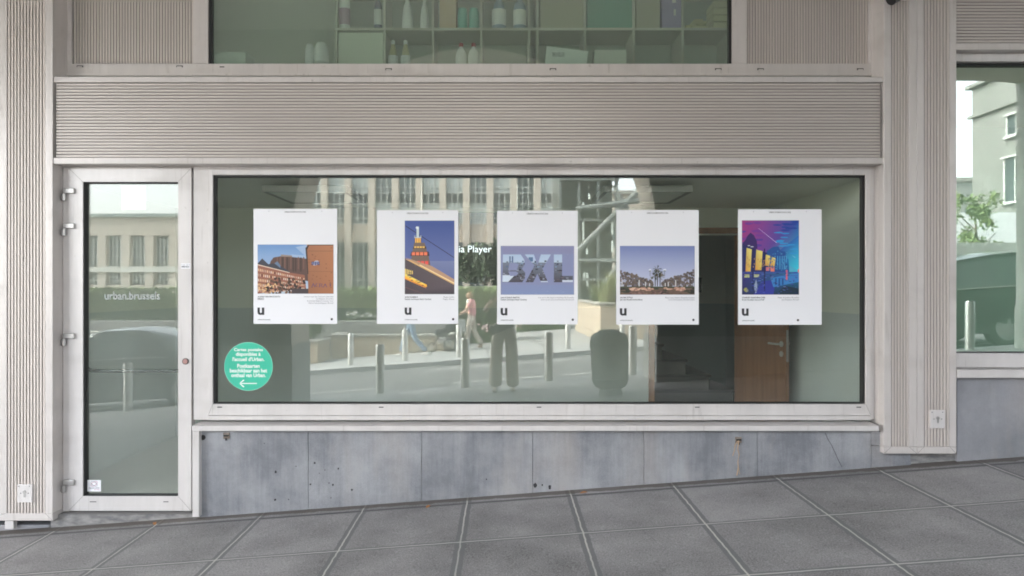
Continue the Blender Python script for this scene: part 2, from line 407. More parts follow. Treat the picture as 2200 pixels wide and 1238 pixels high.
def seam(parent, xa_, za_, xb_, zb_, y, w=.0011):
    d_ = Vector((xb_ - xa_, 0, zb_ - za_)).normalized(); n_ = Vector((-d_.z, 0, d_.x)) * w; a = Vector((xa_, y - .0004, za_)) + d_ * .004; b = Vector((xb_, y - .0004, zb_)) - d_ * .002
    mb = MB(); mb.poly([a - n_, b - n_, b + n_, a + n_]); build(mb, 'mitre_seam', mat('seam line', (.20, .18, .17), .7), parent)
def pillar(px0, f0, f1, px1, pybot, pyflute, label, group='ribbed aluminium pillars', plate=None, reveal_to=.05, foot=False):
    x0, x1 = X(px0, YP), X(px1, YP); zb = Z(pybot, YP); zf = Z(pyflute, YP); u0, u1 = X(f0, YP), X(f1, YP); top = 5.3
    t = empty('pillar_cladding', ((x0 + x1) / 2, YP, zb), label, 'pillar', group)
    mb = MB(); mb.box(x0, u0, YP, reveal_to, zf, top); mb.box(u1, x1, YP, reveal_to, zf, top); mb.box(x0, x1, YP, reveal_to, zb, zf - .0015)
    build(mb, 'casing', ALU, t, bevel=.003)
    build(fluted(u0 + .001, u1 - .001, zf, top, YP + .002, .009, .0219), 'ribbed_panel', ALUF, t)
    for (sx, ux) in ((x0, u0), (x1, u1)): seam(t, sx, zb, ux, zf, YP)
    if plate:
        a, b, c, e = plate
        mb = MB(); mb.box(X(a, YP), X(b, YP), YP - .012, YP + .003, Z(e, YP), Z(c, YP)); pl = build(mb, 'lock_plate', FRAME, t, bevel=.002)
        cx = X((a + b) / 2, YP); cz = Z((c + e) / 2, YP)
        mb = MB(); mb.tube([(cx, YP - .012, cz + .010), (cx, YP - .016, cz + .010)], .012, 14); mb.box(cx - .005, cx + .005, YP - .015, YP - .011, cz - .026, cz + .002); build(mb, 'keyhole', HINGE, pl)
        mb = MB()
        for sx, sz in ((-.027, .002), (.027, .002), (-.04, .05), (.035, .05)): mb = MB(); mb.tube([(cx + sx, YP - .012, cz + sz), (cx + sx, YP - .014, cz + sz)], .0035, 8); build(mb, 'screw', DARKALU, pl)
    return t
pillar(-46, 14.5, 97, 113, 1119, 1103, 'ribbed aluminium pillar left of the glass entrance door, with a lock plate near its foot', plate=(39, 71, 1040, 1079))
pillar(1899, 1915, 1953, 1970, 975, 960, 'narrow ribbed aluminium pillar right of the poster window, below the camera', plate=None)
pillar(1970.8, 1985.5, 2040, 2055, 975, 960, 'ribbed aluminium pillar beside the right hand window, with a lock plate near its foot', plate=(1997, 2028, 881, 920))

# spandrel band between the two storeys
t = empty('ribbed_band', (X(1000, -.13), -.14, Z(355, -.14)), 'wide horizontal ribbed aluminium band above the poster window and door', 'cladding band')
xa, xb = X(113.5, YP), X(1898.5, YP)
YL = -.142
mb = MB(); mb.box(xa, xb, YL, .02, Z(177, YL), Z(165, YL)); build(mb, 'upper_ledge', ALU, t, bevel=.002)
mb = MB(); mb.box(xa, xb, YL, .02, Z(352, YL), Z(339, YL)); build(mb, 'lower_ledge', ALU, t, bevel=.002)
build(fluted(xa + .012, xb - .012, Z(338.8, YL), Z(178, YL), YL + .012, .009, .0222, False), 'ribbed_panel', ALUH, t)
mb = MB(); mb.box(xa, xb, .03, .12, Z(360, 0), Z(160, 0)); build(mb, 'backing', CONC, t)

# upper window
YU = .03
t = empty('upper_window', (X(1000, YU), YU, Z(160, YU)), 'wide upper window above the ribbed band with shelves of bottles behind it', 'window')
zt = 5.2; zs = Z(158, YU)
mb = MB()
mb.box(X(142, YU), X(1876, YU), YU, YU + .07, zs, Z(137, YU))
mb.box(X(142, YU), X(154, YU), YU, YU + .07, Z(133, YU), zt)
mb.box(X(415, YU), X(447, YU), YU, YU + .07, Z(136.8, YU), zt)
mb.box(X(1573, YU), X(1605, YU), YU, YU + .07, Z(136.8, YU), zt)
mb.box(X(1866, YU), X(1876, YU), YU, YU + .07, Z(136, YU), zt)
mb.box(X(142, YU) - .0, X(154, YU), YU + .001, YU + .069, Z(136.9, YU), Z(133.1, YU))
build(mb, 'frame', ALU, t, bevel=.002)
mb = MB(); mb.box(X(138, YU), X(1882, YU), YU - .012, YU + .05, Z(164, YU), zs - .002); build(mb, 'sill', ALU, t, bevel=.002)
mb = MB(); mb.box(X(114, YP), X(142, YU) - .002, YU + .02, YU + .06, zs, zt); mb.box(X(1876, YU) + .002, X(1898, YP), YU + .02, YU + .06, zs, zt); build(mb, 'jamb', ALU, t)
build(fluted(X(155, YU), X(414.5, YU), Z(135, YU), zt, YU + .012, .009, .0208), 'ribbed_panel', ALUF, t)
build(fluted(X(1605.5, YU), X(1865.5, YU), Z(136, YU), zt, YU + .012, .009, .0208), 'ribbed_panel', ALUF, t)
GL_UP = glass('upper pane', 0.03, (.87, .93, .89), dust=.11)
mb = MB(); mb.box(X(447.5, YU), X(453, YU), YU + .012, YU + .06, Z(136.8, YU), zt); mb.box(X(1567.5, YU), X(1572.5, YU), YU + .012, YU + .06, Z(136.8, YU), zt); mb.box(X(453.2, YU), X(1567.3, YU), YU + .02, YU + .06, Z(137, YU), Z(135.5, YU)); build(mb, 'gasket', GASKET, t)
mb = MB(); mb.box(X(450, YU), X(1570, YU), YU + .035, YU + .041, Z(137, YU), zt); build(mb, 'pane', GL_UP, t)
drains(t, (172, 386), 143, YU); drains(t, (835, 1188, 1543, 1634, 1848), 149, YU); drains(t, (477,), 144, YU, 10, 2, False)

# shop window with the posters
YW = -.04
t = empty('shop_window', (X(1150, YW), YW, Z(926, -.15)), 'large fixed shop window holding the five posters, pale aluminium frame and sill', 'window')
mb = MB()
zb0, zt0 = Z(903, YW), Z(357, YW)
mb.box(X(414, YW), X(447, YW), YW + .012, .05, zb0, zt0)                    # left post
mb.box(X(1872, YW), X(1889, YW), YW + .03, .05, zb0, zt0)
mb.box(X(447, YW) + .001, X(1872, YW) - .001, YW + .012, .05, Z(364, YW), zt0)
build(mb, 'outer_frame', FRAME, t, bevel=.002)
mb = MB()
mb.box(X(447.3, YW), X(457, YW), YW, .03, Z(893, YW), Z(364.3, YW)); mb.box(X(1860, YW), X(1871.6, YW), YW, .03, Z(893, YW), Z(364.3, YW))
mb.box(X(457, YW), X(1860, YW), YW, .03, Z(893, YW), Z(868.5, YW)); mb.box(X(457, YW), X(1860, YW), YW, .03, Z(376, YW), Z(364.3, YW))
mb.box(X(447.3, YW), X(1871.6, YW), YW - .006, .03, Z(902.5, YW), Z(893.6, YW))
build(mb, 'inner_frame', FRAME, t, bevel=.002)
seam(t, X(447.5, YW), Z(893, YW), X(457, YW), Z(868.5, YW), YW); seam(t, X(1871.5, YW), Z(893, YW), X(1860, YW), Z(868.5, YW), YW)
mb = MB()
g0, g1, h0, h1 = X(457.3, YW), X(1859.7, YW), Z(868, YW), Z(376.4, YW)
mb.box(g0, X(461.5, YW), YW + .012, .02, h0, h1); mb.box(X(1855, YW), g1, YW + .012, .02, h0, h1)
mb.box(X(461.7, YW), X(1854.8, YW), YW + .012, .02, Z(380, YW), h1); mb.box(X(461.7, YW), X(1854.8, YW), YW + .012, .02, h0, Z(866, YW))
build(mb, 'gasket', GASKET, t)
GL = glass('shop pane', .03, (.96, .98, .955), dust=.018)
mb = MB(); mb.box(g0 + .005, g1 - .005, 0, .006, h0 + .003, h1 - .003); build(mb, 'pane', GL, t)
mb = MB(); mb.prism([(-.155, Z(926, -.15)), (-.155, Z(915, -.15)), (-.045, Z(907.5, YW)), (.05, Z(906.5, YW)), (.05, Z(926, -.15))], X(413, YP), X(1888, YP), 'x'); build(mb, 'sill', FRAME, t, bevel=.002)
mb = MB(); mb.box(X(413.5, YP), X(427.5, YP), -.152, -.08, Z(1111, YP), Z(926.5, YP)); build(mb, 'post', FRAME, t, bevel=.002)
drains(t, (472, 819, 1158, 1498, 1845), 875, YW - .0, 10, 2, False)
# side lining between window and right pillar
mb = MB(); mb.box(X(1889.5, YW), X(1899, YP) - .001, -.07, .05, Z(926, YP), Z(353, YW)); mb.box(X(113, YP), X(133, YW), -.005, .05, Z(1115, YP), Z(353, YW))
o = build(mb, 'reveal_lining', ALU, t)
# soffit under the band
mb = MB(); mb.box(xa, xb, -.13, .05, Z(357, YW) + .002, Z(352, YL) - .002); build(mb, 'head', ALU, t)

# entrance door
YD = -.04
t = empty('entrance_door', (X(272, YD), YD, Z(1098, YD)), 'glass entrance door with pale aluminium frame, four hinges and a push bar', 'door')
mb = MB(); mb.box(X(133.5, YD), X(146, YD), YD + .012, .04, Z(1100, YD), Z(358, YD)); mb.box(X(146, YD) + .001, X(413, YD), YD + .014, .04, Z(360.5, YD), Z(357.5, YD)); build(mb, 'door_frame', FRAME, t, bevel=.0015)
mb = MB()
a, b, c_, e = X(147, YD), X(411, YD), Z(1098, YD), Z(361, YD)
p, q, r_, s_ = X(178, YD), X(382.5, YD), Z(1066.5, YD), Z(391, YD)
mb.prism([(a, c_), (a, e), (p, s_), (p, r_)], YD, .03); mb.prism([(b, c_), (q, r_), (q, s_), (b, e)], YD, .03)
mb.prism([(a, e), (b, e), (q, s_), (p, s_)], YD + .0002, .0298); mb.prism([(a, c_), (p, r_), (q, r_), (b, c_)], YD + .0002, .0298)
build(mb, 'leaf', FRAME, t, bevel=.0015)
for q4 in ((a, c_, p, r_), (a, e, p, s_), (b, c_, q, r_), (b, e, q, s_)): seam(t, *q4, YD)
mb = MB(); mb.box(p, X(181, YD), YD + .01, .02, r_, s_); mb.box(X(181, YD), q, YD + .01, .02, r_, Z(1064.5, YD)); mb.box(X(181, YD), q, YD + .01, .02, Z(393, YD), s_); build(mb, 'gasket', GASKET, t)
GLD = glass('door pane', .02, (.95, .97, .95), dust=.07)
mb = MB(); mb.box(p + .003, q - .001, 0, .006, r_ + .002, s_ - .002); dp = build(mb, 'pane', GLD, t)
for py in (411, 486, 722, 1036):
    xh = X(140, YD); zc = Z(py, YD)
    mb = MB(); mb.box(xh - .005, X(162, YD), YD - .022, YD - .001, zc - .018, zc + .020); hg = build(mb, 'hinge', HINGE, t, bevel=.004)
    mb = MB(); mb.tube([(xh - .002, YD - .014, zc - .07), (xh - .002, YD - .014, zc - .021)], .0155, 14); build(mb, 'knuckle', HINGE, hg, smooth=True)
zc = Z(776.5, YD); xc = X(399, YD)
mb = MB(); mb.tube([(xc, YD + .002, zc), (xc, YD - .008, zc)], .023, 24); lk = build(mb, 'lock', DARKALU, t, smooth=True)
mb = MB(); mb.tube([(xc, YD - .008, zc), (xc, YD - .011, zc)], .017, 20); mb.box(xc - .002, xc + .002, YD - .0125, YD - .0112, zc - .01, zc + .01); build(mb, 'cylinder', mat('copper lock core', (.42, .24, .22), .4, .4), lk)
mb = MB(); yb = .07; zb_ = Z(797, yb); path = [(X(186, yb), .03, zb_ + .045), (X(187.5, yb), .055, zb_ + .03), (X(191, yb), yb, zb_ + .012), (X(199, yb), yb, zb_ + .001), (X(212, yb), yb, zb_), (X(386, yb), yb, zb_)]
mb.tube(path, .0128, 14); build(mb, 'push_bar', mat('dark steel bar', (.10, .11, .11), .25, .8), t, smooth=True)
text('urban.brussels', X(225), X(344), Z(644), Z(627), -.001, mat('white vinyl', (.40, .43, .42), .5), t, 'lettering', bold=.02)
mb = MB(); mb.box(X(196, YD) - .01, X(207, YD), YD - .001, YD + .004, Z(1079, YD), Z(1077.5, YD)); mb.box(X(351, YD), X(362, YD), YD - .001, YD + .004, Z(1079, YD), Z(1077.5, YD)); build(mb, 'drain_slot', BLACK, t)

# stickers
def sticker(x0, x1, y0, y1, yp, m, name, label, cat='sticker'):
    mb = MB(); mb.box(X(x0, yp), X(x1, yp), yp - .0012, yp - .0002, Z(y1, yp), Z(y0, yp)); return tag(build(mb, name, m), label, cat)
st = sticker(188, 217, 1031.5, 1056, 0, WHITE, 'sticker', 'small white sticker with a red and grey swirl low on the door glass')
REDI = mat('red ink', (.42, .12, .18), .6)
for k, (m_, a0, tilt) in enumerate(((REDI, 0, .55), (GREYINK, 0, -.6))):
    mb = MB(); cx, cz = X(202.5), Z(1039.5)
    pts = []
    for i in range(25):
        a = i * 2 * math.pi / 24; u, w = .026 * math.cos(a), .013 * math.sin(a)
        pts.append((cx + u * math.cos(tilt) - w * math.sin(tilt), -.0018 - k * .0006, cz + u * math.sin(tilt) + w * math.cos(tilt)))
    mb.tube(pts, .0016, 5); build(mb, 'swirl_mark', m_, st)
text('optimelis', X(191), X(214), Z(1051), Z(1046.5), -.0013, GREYINK, st, bold=.01)
text('groep', X(203), X(214), Z(1053.5), Z(1051.3), -.0013, REDI, st)
st = sticker(389, 409, 566, 577.5, YD, WHITE, 'sticker', 'small white name sticker on the right stile of the door frame')
text('MEHDI', X(390.5, YD), X(406.5, YD), Z(575, YD), Z(571.5, YD), YD - .0013, INK, st, bold=.02)
mb = MB()
for u in (391, 395.5, 402, 406.5): mb.box(X(u - .7, YD), X(u + .7, YD), YD - .0016, YD - .0011, Z(570, YD), Z(568, YD))
build(mb, 'printed_dots', GREYINK, st)
# a notice taped behind the door glass
yb = .012
mb = MB(); mb.box(X(261, yb), X(313, yb), yb, yb + .002, Z(451, yb), Z(400, yb)); nt_ = tag(build(mb, 'notice_holder', mat('clear pocket', (.72, .76, .76), .4)), 'square white notice taped inside near the top of the entrance door glass', 'notice')
mb = MB(); mb.box(X(267, yb), X(306, yb), yb - .0015, yb - .0005, Z(446, yb), Z(405, yb)); build(mb, 'paper', mat('bright paper', (.82, .88, .88), .5), nt_)

# round green notice on the shop window
cx, cz, rad = X(534), Z(787.5), 53.5 * 5.42 / 1600 * .98
mb = MB(); mb.prism([(cx + rad * math.cos(a), cz + rad * math.sin(a)) for a in [i * 2 * math.pi / 72 for i in range(72)]], -.0014, -.0002)
gs = tag(build(mb, 'round_sticker', mat('green vinyl', (.045, .50, .33), .45)), 'round green sticker with white French and Dutch lettering and an arrow', 'sticker')
mb = MB(); n_ = 72
for i in range(n_):
    a0, a1 = i * 2 * math.pi / n_, (i + 1) * 2 * math.pi / n_
    mb.poly([(cx + q_ * math.cos(a), -.0016, cz + q_ * math.sin(a)) for q_, a in ((rad, a0), (rad, a1), (rad - .003, a1), (rad - .003, a0))])
build(mb, 'rim', mat('pale green', (.35, .68, .55), .5), gs)
VW = mat('white print', (.85, .87, .86), .5)
for s, a, b, y0, y1 in (('Cartes postales', 503, 565, 748, 756.5), ('disponibles à', 507, 560, 757, 767), ("l'accueil d'Urban.", 500, 568, 767.5, 776), ('Postkaarten', 510, 558, 782, 790.5), ('beschikbaar aan het', 494, 574, 792, 800.5), ('onthaal van Urban.', 497, 571, 802, 810.5)):
    text(s, X(a), X(b), Z(y1), Z(y0), -.0015, VW, gs, bold=.022)
mb = MB(); yq = -.0022
zc = Z(824)
mb.box(X(518), X(552), yq, yq + .0006, zc - .0032, zc + .0032)
for sg in (1, -1): mb.prism([(X(515.5), zc - .002 * sg), (X(515.5), zc + .004 * sg), (X(523), zc + .028 * sg), (X(525.5), zc + .023 * sg)], yq - .0002, yq + .0005)
build(mb, 'arrow', VW, gs)

# stone plinth under the window
YS = -.10
t = empty('stone_plinth', (X(1150, YS), YS, G(.2, 0)), 'blue grey stone plinth in upright slabs under the poster window', 'plinth')
for k, (a, b, top, m_) in enumerate(((428, 662, 926.5, BLUEST), (662, 906, 926.5, BLUEST), (906, 1144, 926.5, BLUEST), (1144, 1383.5, 926.5, BLUEST), (1383.5, 1627, 926.5, BLUEST), (1627, 1872, 926.5, BLUEST))):
    u0, u1 = X(a, YS) + .0015, X(b, YS) - .0015; zt_ = Z(top, -.15) + .0; mb = MB()
    mb.prism([(u0, G(u0, 0) - .1), (u1, G(u1, 0) - .1), (u1, zt_), (u0, zt_)], YS + .0015 * (k % 2), .05); build(mb, 'stone_slab', m_, t, bevel=.0015)
for k, (a, b, top) in enumerate(((1872, 1899, 926.5), (1872, 1958, 958))):
    u0, u1 = X(a, YS) + .001, X(b, YS) - .001; mb = MB(); zt_ = Z(top, YS)
    lo = G(u0, 0) - .1 if k else Z(957, YS)
    mb.prism([(u0, lo), (u1, (G(u1, 0) - .1) if k else lo), (u1, zt_), (u0, zt_)], YS + .004 + .0, .05); build(mb, 'stone_slab', BLUEST, t, bevel=.0015)
# pits, crack
mb = MB()
for px, py, r0 in ((592, 1014, 3.2), (591, 1074, 3), (676, 995, 2.4), (727, 1007, 2), (715, 1042, 2.4), (756, 1053, 2.4), (667, 1041, 2), (698, 1010, 1.2), (620, 1073, 1.5), (707, 1038, 1.3), (568, 953, 1.2), (711, 1070, 1.2), (1181, 1047, 4), (1165, 1042, 2), (1150, 1043, 5), (1045, 1030, 1.5), (636, 1002, 1.2), (686, 1017, 1.)):
    r_ = r0 * .0033; x_, z_ = X(px, YS), Z(py, YS)
    mb = MB(); mb.prism([(x_ + r_ * random.uniform(.6, 1.1) * math.cos(a), z_ + r_ * random.uniform(.7, 1.3) * math.sin(a)) for a in [i * 2 * math.pi / 9 for i in range(9)]], YS - .0006, YS + .003); build(mb, 'pit', mat('pit grime', (.035, .035, .04), .9), t)
mb = MB(); pts = [(1772, 930), (1778, 944), (1786, 957), (1793, 972), (1800, 988), (1808, 1003)]
for (a, b), (c_, e) in zip(pts, pts[1:]): mb.poly([(X(a, YS), YS - .0006, Z(b, YS)), (X(a + 1.3, YS), YS - .0006, Z(b, YS)), (X(c_ + 1.3, YS), YS - .0006, Z(e, YS)), (X(c_, YS), YS - .0006, Z(e, YS))])
build(mb, 'crack', mat('crack', (.05, .05, .06), .9), t)
mb = MB(); x_, z_ = X(436, YS), Z(940, YS); mb.tube([(x_, YS - .004, z_), (x_, YS + .001, z_)], .019, 20); mb.tube([(x_, YS - .006, z_), (x_, YS - .0045, z_)], .014, 20); build(mb, 'vent_hole', BLACK, t)
# brackets
for px, py, cord, lb in ((487, 937, False, 'small rusty metal bracket fixed at the top left of the stone plinth'), (1586, 946, True, 'small metal ring bracket on the plinth with a frayed string hanging from it')):
    x_, z_ = X(px, YS), Z(py, YS)
    mb = MB(); mb.box(x_ - .023, x_ + .023, YS - .006, YS - .001, z_ - .020, z_ + .024); br = tag(build(mb, 'wall_bracket', mat('rusty steel', (.32, .28, .24), .6, .4, scale=60, col2=(.14, .10, .08)), None, bevel=.002), lb, 'bracket')
    mb = MB(); mb.tube([(x_ - .018, YS - .012, z_ + .004), (x_ + .018, YS - .012, z_ + .004)], .006, 8); mb.box(x_ - .006, x_ + .006, YS - .014, YS - .006, z_ - .03, z_ - .012); build(mb, 'pin', BLACK, br)
    if cord:
        mb = MB(); ST = mat('sisal string', (.42, .30, .20), .9)
        mb.tube([(x_, YS - .016, z_), (x_ - .008, YS - .012, z_ - .06), (x_ + .004, YS - .010, z_ - .10), (x_ - .006, YS - .011, z_ - .15), (x_ - .002, YS - .009, z_ - .19), (x_ - .012, YS - .008, z_ - .25)], .0035, 6)
        mb.tube([(x_ - .004, YS - .016, z_), (x_ - .025, YS - .012, z_ - .03), (x_ - .030, YS - .010, z_ - .07), (x_ - .042, YS - .009, z_ - .11)], .003, 6)
        mb.tube([(x_ - .003, YS - .012, z_ - .19), (x_ + .008, YS - .009, z_ - .24)], .002, 5)
        tag(build(mb, 'string', ST), 'frayed brown string hanging from the ring bracket on the plinth', 'string')

# step under the door, blocks beneath pillars
t = empty('stone_step', (X(270, -.1), -.1, G(-2.7, 0)), 'low worn stone step under the entrance door and left pillar', 'step')
zt_ = Z(1101, -.03)
def blk(a, b, top, y0, m_, name='step_block'):
    u0, u1 = X(a, y0) + .001, X(b, y0) - .001; mb = MB(); mb.prism([(u0, G(u0, 0) - .1), (u1, G(u1, 0) - .1), (u1, top), (u0, top)], y0, .05); return build(mb, name, m_, t, bevel=.006)
blk(108, 428, zt_ - .0, -.085, BLUEST3)
mb = MB(); mb.box(X(128, -.1), X(413, -.1), -.075, .05, zt_ + .001, Z(1099, -.03)); build(mb, 'threshold', mat('threshold grime', (.16, .155, .15), .8), t)
blk(-60, 107, Z(1128, -.07), -.07, BLUEST2)
mb = MB(); mb.box(X(10, -.12), X(29, -.12), -.12, -.08, Z(1137, -.12), Z(1119.5, -.12)); build(mb, 'foot', FRAME, t, bevel=.003)

# right-hand wall piece: band, window, plinth
t = empty('ribbed_band', (X(2130, -.13) + 1.2, -.13, Z(107, -.13)), 'ribbed aluminium band above the right hand window', 'cladding band')
xr0, xr1 = X(2056, YP), 9.0
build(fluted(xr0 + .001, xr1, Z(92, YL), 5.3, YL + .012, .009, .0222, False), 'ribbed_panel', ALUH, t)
mb = MB(); mb.box(xr0, xr1, YL, .05, Z(107, YL), Z(93, YL)); build(mb, 'ledge', ALU, t, bevel=.002)
t = empty('side_window', (X(2130, YW) + 1.2, YW, Z(812, YP)), 'right hand window with green tinted glass and pale frame, cut off by the photo edge', 'window')
mb = MB(); mb.box(xr0, xr1, YW - .03, .05, Z(135, YW), Z(117.5, YW)); mb.box(xr0, xr1, YW, .05, Z(790, YW), Z(759, YW)); build(mb, 'frame', FRAME, t, bevel=.002)
mb = MB(); mb.box(xr0, xr1, -.06, .05, Z(117, YW), Z(108, YW)); build(mb, 'head', DARKALU, t)  # dark head stands in for shade in the gap over the frame
mb = MB(); mb.box(xr0, xr1, YW + .01, .04, Z(139, YW), Z(135.3, YW)); mb.box(xr0, xr1, YW + .01, .04, Z(758.8, YW), Z(757.3, YW)); build(mb, 'gasket', GASKET, t)
mb = MB(); mb.box(xr0, xr1, -.155, .05, Z(812, YP), Z(795, YP)); build(mb, 'sill', FRAME, t, bevel=.002)
GLR = glass('green pane', .07, (.83, .92, .86), dust=.05)
mb = MB(); mb.box(xr0, xr1, .0, .006, Z(757.5, 0), Z(137, 0)); build(mb, 'pane', GLR, t)
t = empty('stone_plinth', (X(2130, YS) + 1, YS, G(3.5, 0)), 'rough grey stone plinth under the right hand window', 'plinth')
for a, b, top, m_, yy in ((X(1959, YS), X(2056, YS), Z(970, YS), BLUEST3, YS + .03), (X(2056, YS) + .002, 4.6, Z(812.5, YP), BLUEST2, YS), (4.603, 9, Z(812.5, YP), BLUEST2, YS)):
    mb = MB(); mb.prism([(a, G(a, 0) - .1), (b, G(b, 0) - .1), (b, top), (a, top)], yy, .05); build(mb, 'stone_slab', m_, t, bevel=.002)

# surveillance camera at the top of the pillar
cx, cy, cz = X(1934, -.15), YP, 3.575
t = empty('security_camera', (cx, cy, cz - .08), 'white and black surveillance camera at the top of the narrow pillar', 'camera')
mb = MB(); mb.lathe(0, 0, [(.001, .0), (.055, .0), (.062, .01), (.062, .04), (.001, .05)], 24)
Mx = Matrix.Translation((cx + .02, cy - .001, cz + .028)) @ Matrix.Rotation(R(90), 4, 'X'); mb.v = [Mx @ v for v in mb.v]; build(mb, 'base', WHITE, t, smooth=True)
def tube_obj(p0, p1, r, m_, name, n=20, rs=None): mb = MB(); mb.tube([p0, p1], r, n, rs=rs); return build(mb, name, m_, t, smooth=True)
tube_obj((cx + .01, cy - .03, cz + .03), (cx - .03, cy - .08, cz + .02), .018, WHITE, 'arm')
tube_obj((cx + .03, cy - .06, cz + .03), (cx - .075, cy - .10, cz - .038), .036, WHITE, 'housing')
tube_obj((cx - .075, cy - .10, cz - .038), (cx - .128, cy - .12, cz - .072), .039, BLACK, 'lens_hood')
# litter at the foot of the plinth
LF = mat('dry leaf', (.45, .20, .07), .8)
for px, dy_, rot_, lb in ((1251, .10, .3, 'orange dry leaf on the paving below the middle of the plinth'), (925, .16, 1.1, 'orange dry leaf on the paving left of the middle of the plinth'), (345, .09, 2.0, 'brown dry leaf on the paving below the entrance door')):
    x_ = X(px, YS); y_ = YS - dy_; z_ = G(x_, y_) + .003; mb = MB()
    Mx = Matrix.Translation((x_, y_, z_)) @ Matrix.Rotation(rot_, 4, 'Z')
    L_ = [(-.03, 0, .0), (-.012, .011, .006), (.012, .012, .008), (.032, 0, .002), (.012, -.010, .009), (-.012, -.011, .004)]
    mb.poly([Mx @ Vector(p) for p in L_]); mb.poly([Mx @ (Vector(p) - Vector((0, 0, .0012))) for p in reversed(L_)]); tag(build(mb, 'dry_leaf', LF), lb, 'leaf')
# ------------------------------------------------------------------ posters
def c255(*v): return lin(v)[:3]
class Pic:
    """a printed picture: flat coloured shapes in a 0..1 frame, each shape a hair in front of the last"""
    def __init__(s, x0, x1, z0, z1, y):
        s.m = MB(); s.m.attr = 'Col'; s.x0, s.x1, s.z0, s.z1 = x0, x1, z0, z1; s.y = y; s.n = 0; s.st = .00002
    def pt(s, u, v):
        u = min(max(u, 0), 1); v = min(max(v, 0), 1)
        return (s.x0 + u * (s.x1 - s.x0), s.y - s.n * s.st, s.z0 + v * (s.z1 - s.z0))
    def poly(s, col, pts):
        s.n += 1
        if isinstance(col[0], tuple): col = [c255(*c) for c in col]
        else: col = c255(*col)
        s.m.poly([s.pt(*p) for p in pts], col)
    def rect(s, col, u0, v0, u1, v1): s.poly(col, [(u0, v0), (u1, v0), (u1, v1), (u0, v1)])
    def many(s, items):
        """(col, pts) sharing one layer"""
        for col, pts in items: s.n += .25; s.m.poly([s.pt(*p) for p in pts], c255(*col))
        s.n += 1
    def grad(s, bot, top, u0=0, v0=0, u1=1, v1=1): s.poly((bot, bot, top, top), [(u0, v0), (u1, v0), (u1, v1), (u0, v1)])
rnd = random.Random(11)
def rr(u0, v0, u1, v1): return [(u0, v0), (u1, v0), (u1, v1), (u0, v1)]
def blob(u, v, r, r2=None, n=9):
    r2 = r2 or r; return [(u + r * rnd.uniform(.6, 1.1) * math.cos(a), v + r2 * rnd.uniform(.6, 1.1) * math.sin(a)) for a in [i * 6.2832 / n for i in range(n)]]

def art1(p):
    p.grad((190, 205, 220), (110, 150, 200))
    p.poly((160, 184, 214), [(.2, .62), (.45, .8), (.62, .78), (.5, .95), (.66, 1), (.66, .65)])
    p.poly((95, 70, 62), [(.15, .55), (.17, .66), (.21, .74), (.33, .77), (.62, .72), (.68, .7), (.68, .25), (.3, .35)])
    p.poly((150, 135, 125), [(.3, .76), (.31, .8), (.45, .78), (.46, .75)])
    p.many([((70, 52, 48), rr(a, .45, a + .02, .74)) for a in (.32, .38, .46, .49, .56)] + [((115, 85, 72), rr(a, .5, a + .015, .75)) for a in (.25, .29, .35, .43, .53, .6)])
    p.poly((60, 60, 70), [(.0, .62), (.06, .72), (.1, .66), (.14, .6), (.2, .62), (.32, .55), (.42, .45), (.42, .38), (0, .55)])
    p.poly((100, 120, 145), [(.22, .62), (.26, .66), (.3, .58), (.3, .52)])
    p.poly((150, 95, 75), [(0, .6), (.1, .55), (.42, .43), (.62, .38), (.64, .1), (0, 0)])
    it = []
    for r_ in range(5):
        for c_ in range(26):
            u = c_ * .024 + .004; top = .555 - u * .35; v = top * (1 - (r_ + .9) * .19)
            it.append(((rnd.choice(((235, 215, 195), (205, 170, 145), (90, 62, 55), (240, 200, 160)))), rr(u, v, u + .011, v + .055 - u * .04)))
    p.many(it)
    p.many([((225, 200, 180), [(0, .6), (.42, .435), (.42, .42), (0, .58)])])
    p.many([(rnd.choice(((70, 50, 42), (95, 70, 55), (130, 100, 80), (50, 38, 34))), blob(rnd.uniform(.12, .62), rnd.uniform(0, .32) , .022, .03)) for _ in range(70)])
    p.many([(rnd.choice(((230, 190, 140), (215, 170, 120))), blob(rnd.uniform(0, .25), rnd.uniform(0, .2), .018, .02, 6)) for _ in range(26)])
    p.poly((70, 60, 62), [(.45, .1), (.68, .1), (.7, 0), (.45, 0)])
    p.poly(((150, 98, 68), (172, 112, 76), (182, 122, 84), (165, 110, 78)), [(.67, 0), (1, 0), (1, 1), (.65, 1)])
    p.poly((60, 45, 40), [(.63, .93), (.67, 1), (1, 1), (1, .985), (.68, .985), (.655, .9), (.67, .4), (.66, .4)])
    p.many([((118, 78, 55), rr(.67, .865, 1, .872)), ((118, 78, 55), rr(.67, .45, 1, .455)), ((80, 60, 50), rr(.65, .64, .7, .645)), ((80, 60, 50), rr(.65, .7, .7, .705))])
    p.many([((125, 80, 55), blob(rnd.uniform(.7, .98), rnd.uniform(.1, .98), .012, .01, 6)) for _ in range(22)])
    p.poly((200, 200, 215), blob(.765, .62, .062, .055, 12)); p.many([((45, 55, 110), rr(.712 + i * .022, .58 + (i % 2) * .01, .728 + i * .022, .655)) for i in range(5)])
    z = .13
    for i, g in enumerate(([(0, 0), (.5, 1), (1, 0)], [(1, .1), (0, .3), (.2, 1), (1, .9)], [(0, 0), (.1, 1), (.9, .8), (.5, .4), (1, 0)], [(0, 0), (.5, .9), (1, 0)], [(0, .9), (.8, 1), (.9, .2), (.1, .1)])):
        for (a, b), (c_, e) in zip(g, g[1:]):
            u0, v0, u1, v1 = .71 + i * .052 + a * .042, z + b * .08, .71 + i * .052 + c_ * .042, z + e * .08
            p.poly((85, 65, 110), [(u0, v0), (u0 + .009, v0), (u1 + .009, v1), (u1, v1 - .003)])
